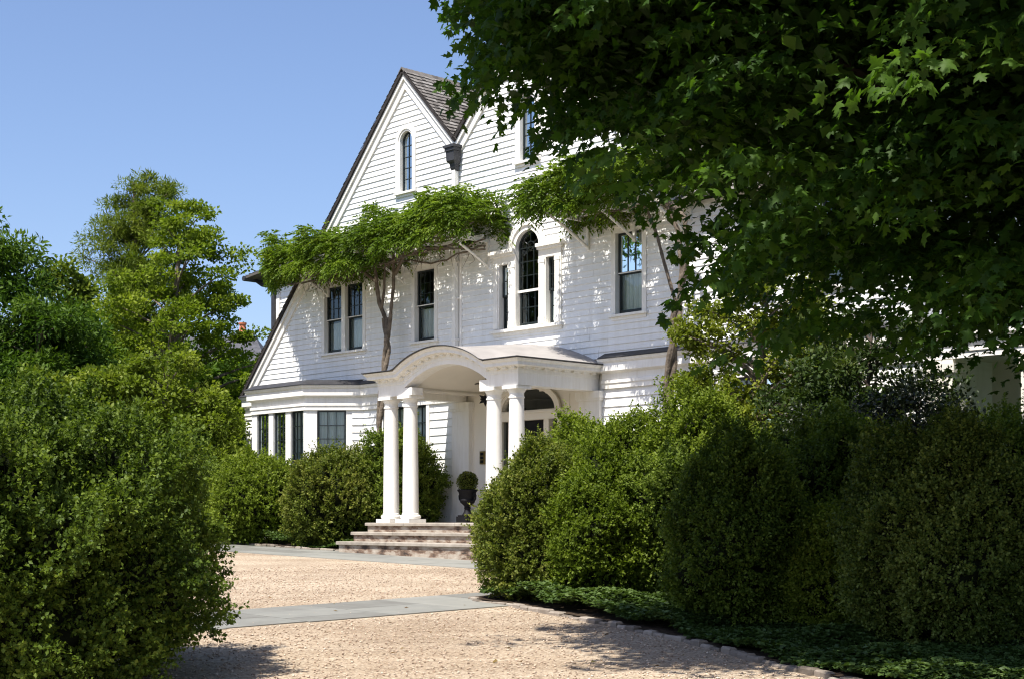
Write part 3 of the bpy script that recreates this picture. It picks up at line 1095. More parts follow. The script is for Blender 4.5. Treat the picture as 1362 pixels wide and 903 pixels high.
for (p, q) in ((3.18, 3.46), (4.60, 4.86)):
    g.quad((p + .02, .066, 5.42), (q - .02, .066, 5.42), (q - .02, .066, 6.06), (p + .02, .066, 6.06))
    g.quad((p + .02, .104, 4.73), (q - .02, .104, 4.73), (q - .02, .104, 5.42), (p + .02, .104, 5.42))
g.build("pane", M_GLASS, pal)
curtain(pal, 3.10, 3.74, 4.65, 5.42, .26, seed=31)
curtain(pal, 4.34, 4.95, 4.65, 5.42, .26, seed=32)

# --- dormer on the far side of the left roof
dm = MB()
DY = 2.0
clap(dm, 4.0, 7.42, .14, lambda z: [(-8.14, -2.0)], [], y=DY)
dm.add([(-8.14, DY, 3.3), (-8.14, DY + 4, 3.3), (-8.14, DY + 4, 7.45), (-8.14, DY, 7.45)], [(0, 1, 2, 3)])
dormer = dm.build("dormer", M_SIDING, house)
b = MB()
shingles(b, (-9.05, DY - .45, 7.47), (-9.05, DY + 4.2, 7.47), (6.2, 0, .62), seed=40, exp=.17)
b.tint = .1
b.add([(-9.05, DY - .45, 7.40), (-9.05, DY + 4.2, 7.40), (-2.85, DY + 4.2, 8.02), (-2.85, DY - .45, 8.02),
       (-9.05, DY - .45, 7.47), (-9.05, DY + 4.2, 7.47), (-2.85, DY + 4.2, 8.09), (-2.85, DY - .45, 8.09)],
      [(0, 1, 2, 3), (4, 7, 6, 5), (0, 4, 5, 1), (3, 2, 6, 7), (0, 3, 7, 4)])
b.build("dormer_roof", M_SHINGLE, dormer, tint=True)
b = MB()
b.tube([(-9.08, DY - .5, 7.40), (-9.08, DY + 4.2, 7.40)], .075, 8)
b.box(-8.27, -8.13, DY - .12, DY - .0, 3.5, 7.2)
b.tube([(-9.02, DY - .1, 7.36), (-8.75, DY - .1, 7.22), (-8.3, DY - .08, 7.12), (-8.2, DY - .06, 7.0)], .05, 8)
b.build("gutter", M_DARKLEAD, dormer)
b = MB()
b.box(-8.13, -7.98, DY - .05, DY - .022, 3.5, 7.42)
b.build("corner_board", M_TRIM, dormer)

# low rear wing whose parapet end shows left of the roof edge
b = MB()
b.box(-7.75, -5.5, 1.6, 6.0, .1, 4.95)
b.box(-7.83, -5.5, 1.52, 6.0, 4.95, 5.05)
b.build("rear_wing", M_TRIM, house)

# --- loggia at the right-hand end
b = MB()
for u in (13.55, 15.15, 17.1):
    b.box(u, u + .42, -.05, .37, .05, 3.28)
    b.box(u - .04, u + .46, -.09, .41, 3.05, 3.20)
b.box(13.4, 17.6, 2.2, 2.3, .05, 3.4)
b.box(13.4, 17.6, -.02, 2.3, 3.40, 3.46)
b.build("loggia", M_CREAM, house)
b = MB()
b.box(13.3, 17.75, -.25, 4.5, 3.85, 3.95)
b.build("loggia_roof", M_LEAD, house)

# --- portico
PC = 3.94
PF = .62
P0, P1 = 1.80, 6.08
FV = 2.22
AR, AZ = 2.25, 1.53            # intrados radius and centre height
port = MB()
pr = [(-.30, 3.385), (0, 3.385), (0, 3.475), (.012, 3.478), (.012, 3.50), (.012, 3.575), (.10, 3.60), (.175, 3.605), (.175, 3.665), (.21, 3.69), (.23, 3.725), (-.30, 3.725)]


def flatring(ofs_pts):
    return ofs_pts


# sides
for sgn, u in ((-1, P0), (1, P1)):
    rs = [[(u + sgn * o, y(o), z) for (o, z) in pr] for y in ((lambda o: -.02), (lambda o: -(FV + o)))]
    port.rings(rs)
    port.box(u, u - sgn * .30, -.02, -FV + .002, 3.24, 3.387)
# front: flat shoulders and the arch, one sweep
hs = 1.285
th0 = math.asin(hs / AR)
pts = [(P0, 3.385, 0, 1), (PC - hs, 3.385, 'm', -th0)]
rs = []
def ring_at(u, z, nx, nz, k, endo=None):
    out = []
    for (o, zz) in pr:
        h = (zz - 3.385) * k
        uu = u + nx * h
        if endo is not None: uu = u + endo * o
        out.append((uu, -(FV + o), z + nz * h))
    return out
rs.append(ring_at(P0, 3.385, 0, 1, 1, endo=-1))
mx_ = Vector((-math.sin(th0), 1 + math.cos(th0))).normalized()
kk = 1 / mx_.y
rs.append(ring_at(PC - hs, 3.385, mx_.x, mx_.y, kk))
NA = 28
for i in range(1, NA):
    a = -th0 + 2 * th0 * i / NA
    rs.append(ring_at(PC + AR * math.sin(a), AZ + AR * math.cos(a), math.sin(a), math.cos(a), 1))
rs.append(ring_at(PC + hs, 3.385, -mx_.x, mx_.y, kk))
rs.append(ring_at(P1, 3.385, 0, 1, 1, endo=1))
port.rings(rs)
# architrave blocks over the column pairs
for (p, q) in ((P0 + .004, 2.90), (4.98, P1 - .004)):
    port.box(p, q, -FV + .003, -FV + .30, 3.24, 3.392)
portico = port.build("portico", M_TRIM, house)
portico["label"] = "entrance portico with a curved arch between paired columns"
# modillions
b = MB()
def modillion(u, z, a):
    c, s = math.cos(a), math.sin(a)
    vs = []
    for y in (-FV - .012, -FV - .085):
        for (dx, dz) in ((-.042, .165), (.042, .165), (.042, .217), (-.042, .217)):
            vs.append((u + dx * c + dz * s, y, z - dx * s + dz * c))
    b = MB()
    b.add(vs, [(0, 1, 2, 3), (4, 7, 6, 5), (0, 4, 5, 1), (1, 5, 6, 2), (2, 6, 7, 3), (3, 7, 4, 0)])
    b.build("modillion", M_TRIM, portico)
for i in range(-6, 7):
    a = th0 * .93 * i / 6
    modillion(PC + AR * math.sin(a), AZ + AR * math.cos(a), a)
for u in (1.86, 2.1, 2.34, 5.54, 5.78, 6.02):
    modillion(u, 3.385, 0)
for sgn, u in ((-1, P0), (1, P1)):
    for k in range(8):
        y = -(.22 + k * .265)
        x = u + sgn * .048
        b = MB()
        b.box(x - .035, x + .035, y - .045, y + .045, 3.55, 3.603)
        b.build("modillion", M_TRIM, portico)
# vault and ceilings
b = MB()
rs = []
for i in range(NA + 1):
    a = -th0 + 2 * th0 * i / NA
    x, z = PC + (AR + .02) * math.sin(a), AZ + (AR + .02) * math.cos(a)
    x2, z2 = PC + (AR + .06) * math.sin(a), AZ + (AR + .06) * math.cos(a)
    rs.append([(x, -FV + .29, z), (x, -.03, z), (x2, -.03, z2), (x2, -FV + .29, z2)])
b.rings(rs)
b.box(P0 + .28, PC - hs + .02, -FV + .29, -.03, 3.375, 3.41)
b.box(PC + hs - .02, P1 - .28, -FV + .29, -.03, 3.375, 3.41)
for sg in (-1, 1):
    b.box(PC + sg * (hs + .03), PC + sg * (hs - .06), -FV + .30, -.03, 3.33, 3.373)
b.build("ceiling", M_CREAM, portico, smooth=True)
b = MB()
b.tube([(PC - 1.2, -.5, 3.56), (PC + 1.2, -.5, 3.56)], .012, 6)
b.build("tie_rod", M_IRON, portico)
# inner beam returns over the pilasters
for (p, q) in ((1.70, 2.26), (5.60, 6.18)):
    b = MB()
    b.box(p, q, -.10, .015, PF, 3.05)
    b.box(p - .03, q + .03, -.13, .015, 3.05, 3.10)
    b.box(p - .05, q + .05, -.15, .015, 3.10, 3.238)
    b.box(p - .03, q + .03, -.13, .015, PF, .80)
    b.build("pilaster", M_TRIM, portico)
# roof shell: arched front easing into a wide low curve on the wall
b = MB()
nu, nv = 40, 8
g = []
for j in range(nv + 1):
    t = j / nv
    y = -(FV + .25) * (1 - t) - .012 * t
    row = []
    for i in range(nu + 1):
        u = (P0 - .245) + (P1 - P0 + .49) * i / nu
        d = u - PC
        R1 = AR + .345
        zf = max(3.74, AZ + math.sqrt(max(0, R1 * R1 - d * d))) if abs(d) < 1.6 else 3.74
        zr = 3.74 + .58 * max(0, 1 - (abs(d) / 2.3) ** 2.0)
        s_ = t * t * (3 - 2 * t)
        row.append((u, y, zf * (1 - s_) + zr * s_))
    g.append(row)
vs = [p for row in g for p in row]
off = len(vs)
vs2 = [(p[0], p[1], p[2] - .012) for p in vs]
fs = []
W_ = nu + 1
for j in range(nv):
    for i in range(nu):
        fs.append((j * W_ + i, j * W_ + i + 1, (j + 1) * W_ + i + 1, (j + 1) * W_ + i))
b.add(vs, fs)
b.add(vs2, [f[::-1] for f in fs])
b.build("portico_roof", M_LEAD, portico, smooth=True)
b = MB()
edge = [g[0][i] for i in range(nu + 1)]
b.tube([(p[0], p[1] - .012, p[2] + .004) for p in edge], .011, 6)
b.tube([(P1 + .247, -FV - .25, 3.745), (P1 + .247, -.02, 3.745)], .011, 6)
b.tube([(P0 - .247, -FV - .25, 3.745), (P0 - .247, -.02, 3.745)], .011, 6)
b.build("flashing", M_DARKLEAD, portico)


def column_mesh():
    b = MB()
    b.box(-.225, .225, -.225, .225, PF + .001, PF + .075)
    pf = []
    for i in range(9):
        a = -math.pi / 2 + math.pi * i / 8
        pf.append((.175 + .04 * math.cos(a), PF + .075 + .045 + .045 * math.sin(a)))
    pf += [(.178, PF + .17), (.178, PF + .185), (.166, PF + .20)]
    for i in range(13):
        t = i / 12
        pf.append((.166 - .026 * t ** 1.7, PF + .20 + 2.18 * t))
    zt = PF + 2.38
    pf += [(.156, zt + .005), (.156, zt + .03), (.142, zt + .036), (.142, zt + .10), (.150, zt + .105), (.155, zt + .12), (.175, zt + .15), (.185, zt + .165), (.185, zt + .175)]
    b.lathe(pf, n=36)
    b.box(-.20, .20, -.20, .20, zt + .175, 3.2385)
    return b


cm = column_mesh()
col0 = cm.build("column", M_TRIM, portico, smooth=True, loc=(1.99 + .03, -2.05, 0))
for u in (2.66, 5.22, 5.86):
    c = col0.copy(); COL.objects.link(c); c.parent = portico
    c.location = (u, -2.05, 0)

# --- doorway
b = MB()
b.box(3.06, 3.18, -.05, .16, PF, 2.97)
b.box(4.94, 5.06, -.05, .16, PF, 2.97)
b.box(3.45, 3.60, -.03, .16, PF, 2.76)
b.box(4.52, 4.67, -.03, .16, PF, 2.76)
b.box(3.18, 4.94, -.06, .16, 2.76, 2.965)
b.box(3.18, 4.94, -.09, -.03, 2.90, 2.94)
arch_strip(b, 4.06, 2.97, .80, .93, -.05, .16, n=30, sz=.56)
arch_strip(b, 4.06, 2.97, .88, .97, -.08, -.03, n=30, sz=.57)
doorway = b.build("doorway", M_CREAM, house)
b = MB()
b.box(3.60, 4.52, .07, .12, PF, 2.757)
for (p, q) in ((3.70, 4.02), (4.10, 4.42)):
    for (z0, z1) in ((.85, 1.45), (1.6, 2.55)):
        b.box(p, q, .05, .075, z0, z1)
        b.box(p + .05, q - .05, .035, .055, z0 + .05, z1 - .05)
door = b.build("door", M_IRON, doorway)
b = MB()
b.tube([(4.44, .07, 1.62), (4.44, -.01, 1.62)], .012, 8)
b.lathe([(.0, -.028), (.02, -.02), (.028, 0), (.02, .02), (.0, .028)], (4.44, -.02, 1.62), 12)
b.build("handle", M_BRASS, doorway)
b = MB()
n = 24
vs = [(4.06 + .80 * math.cos(math.pi * i / n), .09, 2.97 + .45 * math.sin(math.pi * i / n)) for i in range(n + 1)]
b.add(vs, [tuple(range(n + 1))])
b.build("fanlight", M_GLASS, doorway)
for (p, q) in ((3.18, 3.45), (4.67, 4.94)):
    b = MB()
    b.quad((p, .09, PF + .3), (q, .09, PF + .3), (q, .09, 2.757), (p, .09, 2.757))
    b.build("sidelight", M_GLASS, doorway)
    b = MB()
    b.box(p, q, .06, .12, PF, PF + .3)
    b.build("panel", M_CREAM, doorway)

# --- vine trellis bracketed off the front
def trellis(u0, u1):
    b = MB()
    for v in (.25, .62, 1.0, 1.3):
        b.box(u0, u1, -v - .025, -v + .025, 6.70, 6.755)
    n = max(2, round((u1 - u0) / 2.6))
    for i in range(n + 1):
        u = u0 + .1 + (u1 - u0 - .2) * i / n
        b.box(u - .03, u + .03, -1.42, -.02, 6.615, 6.697)
        b.tube([(u, -.04, 6.12), (u, -.35, 6.28), (u, -.85, 6.52), (u, -1.15, 6.63)], .028, 6)
        b.box(u - .035, u + .035, -.06, -.005, 5.95 + .12, 6.62)
    b.build("trellis", M_TRIM, house)


trellis(-3.1, 2.9)
trellis(5.7, 8.4)

# ------------------------------------------------------------------ steps, porch floor
steps = empty("porch_steps", HO, HRZ)
tag(steps, "three broad weathered stone steps leading up to the columned porch", "steps")
b = MB(); b.tint = .5
U0, U1 = 1.72, 6.16
b.box(U0, U1, -2.44, -.0, .1, .565)
b.build("porch_base", M_RISER, steps)
st = [(2.50, .62), (2.87, .43), (3.25, .235)]
for i, (v, z) in enumerate(st):
    b = MB()
    vb = 0.01 if i == 0 else st[i - 1][0] - .08
    r_ = random.Random(60 + i)
    u = U0 - .02
    while u < U1:
        w = min(r_.uniform(1.1, 1.7), U1 + .02 - u)
        if U1 + .02 - u - w < .4: w = U1 + .02 - u
        b.tint = r_.uniform(.25, .75)
        e = .012
        x0, x1, y0, y1 = u + .003, u + w - .003, -v, -vb
        zz = z + r_.uniform(-.003, .003)
        vs = [(x0, y0, z - .062), (x1, y0, z - .062), (x1, y1, z - .062), (x0, y1, z - .062),
              (x0, y0, zz - e), (x1, y0, zz - e), (x1, y1, zz - e), (x0, y1, zz - e),
              (x0 + e, y0 + e, zz), (x1 - e, y0 + e, zz), (x1 - e, y1 - e, zz), (x0 + e, y1 - e, zz)]
        fs = [(0, 3, 2, 1), (8, 9, 10, 11)]
        for q in (0, 4):
            for k in range(4): fs.append((q + k, q + (k + 1) % 4, q + 4 + (k + 1) % 4, q + 4 + k))
        b.add(vs, fs)
        u += w
    b.build("tread", M_TREAD, steps, tint=True)
    b = MB()
    zb = -.15
    b.box(U0 + .03, U1 - .03, -v + .045, -v + .4, zb, z - .064)
    b.build("riser", M_RISER, steps)

# ------------------------------------------------------------------ porch objects
x, y = hw(2.96, .75)
urn = empty("urn", (x, y, PF), HRZ)
tag(urn, "black cast iron urn with curled handles standing on the porch floor by the door", "urn")
b = MB()
b.box(-.17, .17, -.17, .17, .002, .13)
b.box(-.145, .145, -.145, .145, .13, .16)
b.lathe([(.12, .16), (.10, .19), (.075, .23), (.062, .28), (.075, .31), (.062, .33), (.09, .37), (.15, .42), (.165, .47), (.15, .50), (.155, .53), (.175, .58),
         (.19, .645), (.215, .67), (.22, .69), (.205, .70), (.18, .695), (.17, .66), (.0, .655)], n=32)
b.build("bowl", M_IRON, urn, smooth=True)
for sx in (-1, 1):
    b = MB()
    pts = [(sx * .15, 0, .46), (sx * .21, 0, .45), (sx * .255, 0, .50), (sx * .265, 0, .57), (sx * .235, 0, .62), (sx * .20, 0, .61), (sx * .195, 0, .58)]
    b.tube(pts, [.02, .02, .018, .018, .016, .014, .012], 8)
    b.build("handle", M_IRON, urn, smooth=True)


def ball_bush(R0, n, seed, leaf, squash=1.0):
    g = np.random.default_rng(seed)
    d = unit(g.normal(size=(n, 3)))
    rr = R0 * (.80 + .22 * g.random(n))[:, None]
    P = d * rr * np.array([1, 1, squash])
    D = d + .6 * g.normal(size=(n, 3)) + np.array([0, 0, .3])
    V, F, k = leaf_mesh(P, D, leaf * g.uniform(.7, 1.2, n), T_DIAMOND, seed=seed)
    return V, F, np.repeat(g.random(n), k)


V, F, T = ball_bush(.215, 2200, 91, .034)
V += np.array([x, y, PF + .655 + .20])
tp = empty("topiary", (x, y, PF + .66))
tag(tp, "clipped round green topiary ball growing in the black urn", "topiary")
o = mesh_np("foliage", V, F, F_BOXB, None, T); o.parent = tp; o.matrix_parent_inverse = Matrix.Translation((-x, -y, -PF - .66))
b = MB()
b.tube([(0, 0, .0), (.003, 0, .1), (0, 0, .2)], .02, 8)
b.lathe([(0, .02), (.11, .07), (.16, .16), (.17, .22), (.13, .32), (0, .37)], n=14)
b.build("stem", M_TWIG, tp, smooth=True)

# star lantern hung from the vault
x, y = hw(3.80, 1.0)
star = empty("star_lantern", (x, y, 3.16), HRZ)
tag(star, "dark spiked star lantern hanging beneath the portico vault", "lantern")
b = MB()
g_ = random.Random(3)
for d in [Vector(p).normalized() for p in ((1, 0, 0), (-1, 0, 0), (0, 1, 0), (0, -1, 0), (0, 0, -1), (1, 1, 1), (1, -1, 1), (-1, 1, 1), (-1, -1, 1), (1, 1, -1), (1, -1, -1), (-1, 1, -1), (-1, -1, -1))]:
    a = d.orthogonal().normalized(); c = d.cross(a)
    base = [d * .05 + (a * math.cos(k * math.pi / 2) + c * math.sin(k * math.pi / 2)) * .045 for k in range(4)]
    b.add(base + [d * .155], [(0, 1, 4), (1, 2, 4), (2, 3, 4), (3, 0, 4), (3, 2, 1, 0)])
b.build("star", M_IRON, star)
b = MB()
b.tube([(0, 0, .05), (0, 0, AZ + math.sqrt(AR ** 2 - .08 ** 2) - 3.16 + .02)], .006, 6)
b.build("chain", M_IRON, star)

# brass entry panel
x, y = hw(2.60, .0)
ep = empty("door_entry_panel", (x, y, 2.02), HRZ)
tag(ep, "small brass entry panel with a column of buttons on the white wall beside the door", "entry panel")
b = MB(); b.box(-.075, .075, -.018, .018, -.14, .14); b.build("plate", M_BRASS, ep)
for i in range(3):
    bb = MB(); bb.box(-.045, .045, -.026, -.017, -.11 + i * .08, -.055 + i * .08); bb.build("button", M_IRON, ep)


# ------------------------------------------------------------------ boxwoods
def boxwood(X, Y, rx, ry, top, mat, label, seed, ex=2.15, under_k=.20, leaf=.034, dens=1.0, name="boxwood", lump=.13, face=True, group=None, cone=.0, name_cat="shrub"):
    """a clipped-by-time dome: lumpy core hidden under tufts of small leaves"""
    z0 = gz(Y) + .02
    H = top - z0
    rz = H * .56
    cz = H - rz
    g = np.random.default_rng(seed)
    fn = wave3(seed, (2.4, 5.2, 11.0), (lump * .7, lump * .95, lump * .75))
    Rm = max(rx, ry)
    def surf(d):
        sup = (np.abs(d) ** ex).sum(axis=1) ** (-1 / ex)
        rad = (1 + fn(d * 1.7 * min(1.6, Rm) + seed)) * sup
        p = d * rad[:, None] * np.array([rx, ry, rz])
        under = np.clip(-p[:, 2] / cz, 0, 1.2)
        k = 1 - under_k * under ** 2 - cone * np.clip(p[:, 2] / rz, -1, 1)
        p[:, 0] *= k; p[:, 1] *= k
        p[:, 2] = np.maximum(p[:, 2], -cz)
        return p
    dd = unit(np.random.default_rng(seed + 77).normal(size=(6000, 3)))
    pp = surf(dd)
    nx_ = 1 / np.percentile(np.hypot(pp[:, 0] / rx, pp[:, 1] / ry), 97.5)
    nz_ = rz / np.percentile(pp[:, 2], 99.6)
    surf0 = surf
    def surf(d):
        p = surf0(d) * np.array([nx_, nx_, 1])
        p[:, 2] = np.where(p[:, 2] > 0, p[:, 2] * nz_, p[:, 2])
        return p
    root = empty(name, (X, Y, z0))
    tag(root, label, name_cat, group)
    # core
    nU, nV = 40, 24
    th = np.linspace(0, 2 * np.pi, nU, endpoint=False); ph = np.linspace(-np.pi / 2, np.pi / 2, nV)
    TT, PP = np.meshgrid(th, ph)
    d = np.stack([np.cos(PP) * np.cos(TT), np.cos(PP) * np.sin(TT), np.sin(PP)], -1).reshape(-1, 3)
    c = surf(d) * .84 + np.array([0, 0, cz])
    Fc = np.array([(j * nU + i, j * nU + (i + 1) % nU, (j + 1) * nU + (i + 1) % nU, (j + 1) * nU + i) for j in range(nV - 1) for i in range(nU)])
    mesh_np("twigs", c, Fc, M_TWIG, root, smooth=True)
    # tufts
    area = 2 * math.pi * Rm * (Rm + H)
    nt_ = int(area * 330 * dens * (.034 / leaf) ** 2)
    d = unit(g.normal(size=(int(nt_ * 1.7), 3)))
    if face:
        cd = unit(np.array([[-X, -Y, .3 * 10]]))[0]
        keep = (d @ cd > -.25) | (g.random(len(d)) < .3)
        d = d[keep]
    d = d[:nt_] if not face else d[:int(nt_)]
    p = surf(d)
    ok = p[:, 2] > -cz + .02
    d, p = d[ok], p[ok]
    nrm = unit(d / np.array([rx, ry, rz]))
    dep = g.random(len(p)) ** 1.2
    p = p * (1 - .15 * dep)[:, None]
    ax = unit(nrm + np.array([0, 0, .55]) + .45 * g.normal(size=p.shape))
    m_ = 12
    Lt = .115 * (leaf / .034)
    lt_ = Lt * g.uniform(.65, 1.35, len(p)) * np.where(g.random(len(p)) < .035, 1.8, 1.0)
    t = np.linspace(0, 1, m_)[None, :, None] * lt_[:, None, None]
    P = (p[:, None, :] + ax[:, None, :] * t).reshape(-1, 3)
    A = np.repeat(ax, m_, axis=0)
    rad = unit(np.cross(A, g.normal(size=A.shape)))
    D = A * .55 + rad * .9
    sz = leaf * g.uniform(.65, 1.2, len(P))
    V, F, k = leaf_mesh(P, D, sz, T_DIAMOND, up=.7, jitter=.9, seed=seed + 1)
    V = V + np.array([0, 0, cz])
    patch = wave3(seed + 5, (1.6, 5.0), (.16, .13))
    tuft = np.repeat(np.clip(.48 + .17 * g.normal(size=len(p)) + patch(p), 0, 1), m_)
    tint = np.clip(tuft + .10 * g.normal(size=len(P)) + .15 * np.tile(np.linspace(-1, 1, m_), len(p)), 0, 1)
    mesh_np("foliage", V, F, mat, root, np.repeat(tint, k))
    return root


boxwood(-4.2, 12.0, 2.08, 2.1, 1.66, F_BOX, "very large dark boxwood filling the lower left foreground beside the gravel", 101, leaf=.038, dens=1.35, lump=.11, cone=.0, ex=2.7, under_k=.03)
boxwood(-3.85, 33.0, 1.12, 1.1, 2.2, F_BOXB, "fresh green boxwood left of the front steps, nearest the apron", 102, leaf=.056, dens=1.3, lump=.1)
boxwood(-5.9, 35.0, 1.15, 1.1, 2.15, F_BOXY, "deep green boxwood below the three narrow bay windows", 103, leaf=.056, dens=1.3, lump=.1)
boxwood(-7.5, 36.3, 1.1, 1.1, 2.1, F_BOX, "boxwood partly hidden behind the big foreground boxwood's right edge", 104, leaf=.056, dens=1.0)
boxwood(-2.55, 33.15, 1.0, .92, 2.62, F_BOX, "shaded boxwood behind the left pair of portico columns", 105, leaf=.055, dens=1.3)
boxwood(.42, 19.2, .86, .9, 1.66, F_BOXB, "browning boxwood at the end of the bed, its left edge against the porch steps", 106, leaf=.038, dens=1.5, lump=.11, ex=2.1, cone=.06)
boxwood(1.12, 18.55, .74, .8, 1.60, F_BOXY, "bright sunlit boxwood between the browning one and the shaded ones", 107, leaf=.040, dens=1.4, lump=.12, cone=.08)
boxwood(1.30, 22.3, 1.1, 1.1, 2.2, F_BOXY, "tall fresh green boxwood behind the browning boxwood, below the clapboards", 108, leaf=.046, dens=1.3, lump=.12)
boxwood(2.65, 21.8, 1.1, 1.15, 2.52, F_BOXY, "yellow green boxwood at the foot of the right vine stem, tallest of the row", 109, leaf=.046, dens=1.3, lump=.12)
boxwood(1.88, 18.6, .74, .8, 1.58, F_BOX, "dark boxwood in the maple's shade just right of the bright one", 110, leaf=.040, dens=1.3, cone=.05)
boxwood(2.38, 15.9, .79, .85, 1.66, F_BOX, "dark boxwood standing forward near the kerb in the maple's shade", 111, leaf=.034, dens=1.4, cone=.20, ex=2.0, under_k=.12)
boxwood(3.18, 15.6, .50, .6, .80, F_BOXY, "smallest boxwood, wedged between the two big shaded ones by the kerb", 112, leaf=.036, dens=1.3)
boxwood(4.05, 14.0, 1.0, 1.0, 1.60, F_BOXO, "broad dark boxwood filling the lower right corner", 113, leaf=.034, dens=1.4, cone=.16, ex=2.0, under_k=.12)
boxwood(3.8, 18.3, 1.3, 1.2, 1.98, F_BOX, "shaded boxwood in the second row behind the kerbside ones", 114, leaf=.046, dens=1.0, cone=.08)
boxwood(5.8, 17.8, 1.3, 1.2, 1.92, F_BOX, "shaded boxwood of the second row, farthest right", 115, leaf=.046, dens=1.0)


# ------------------------------------------------------------------ ground cover
def inside(pts, poly):
    x, y = pts[:, 0], pts[:, 1]
    c = np.zeros(len(pts), bool)
    n = len(poly)
    for i in range(n):
        x0, y0 = poly[i]; x1, y1 = poly[(i + 1) % n]
        cond = ((y0 > y) != (y1 > y))
        with np.errstate(divide='ignore', invalid='ignore'):
            xi = (x1 - x0) * (y - y0) / (y1 - y0 + 1e-12) + x0
        c ^= cond & (x < xi)
    return c


def cover(name, uvpoly, n, h, leaf, label, seed, mat=F_COVER):
    poly = [hw(u, v) for u, v in uvpoly]
    g = np.random.default_rng(seed)
    a = np.array(poly); lo, hi = a.min(0), a.max(0)
    pts = lo + (hi - lo) * g.random((n * 3, 2))
    pts = pts[inside(pts, poly)][:n]
    w = wave3(seed, (1.5, 5.0), (.3, .3))
    q3 = np.column_stack([pts, np.zeros(len(pts))])
    hh = h * np.clip(.75 + 1.3 * w(q3), .15, 1.7) * g.uniform(.75, 1.1, len(pts))
    base = np.column_stack([pts, gzn(pts[:, 1]) + .03 + hh])
    m_ = 6
    P = np.repeat(base, m_, axis=0)
    an = g.uniform(0, 6.28, len(P))
    D = np.column_stack([np.cos(an), np.sin(an), g.uniform(-.35, .5, len(P))])
    V, F, k = leaf_mesh(P, D, leaf * g.uniform(.7, 1.2, len(P)), T_DIAMOND, seed=seed, jitter=.35)
    o = mesh_np(name, V, F, mat, None, np.repeat(np.clip(np.repeat(.5 + .5 * w(q3), m_) + .18 * g.normal(size=len(P)), 0, 1), k))
    tag(o, label, "ground cover", kind="stuff")
    return o


inb = [(12.30, 7.4), (12.27, 8.3), (12.44, 8.90), (12.77, 9.06), (13.3, 9.13), (14.0, 9.40), (14.77, 9.63), (15.65, 9.94), (16.44, 10.22), (17.21, 10.52),
       (17.98, 10.89), (18.71, 11.26), (19.3, 11.52), (19.9, 11.80), (21.5, 12.55), (23.0, 13.25), (23.0, 8.6), (12.8, 6.8)]
cover("ground_cover", inb, 30000, .19, .062, "low dark green ground cover spilling along the kerb under the right boxwoods", 201)
cover("ground_cover", [(-6.3, 2.2), (-2.6, 2.52), (-.6, 2.8), (.55, 2.92), (1.1, 2.8), (1.5, 2.5), (1.5, 1.2), (-6.3, 1.4)], 6000, .22, .07, "low green ground cover in front of the bay window boxwoods", 202)
cover("ground_cover", [(6.12, 2.6), (6.14, 3.25), (6.4, 3.44), (8.2, 3.5), (8.2, 2.4), (6.12, 2.4)], 700, .2, .075, "tuft of leafy plants at the right end of the porch steps", 203, F_BOXY)


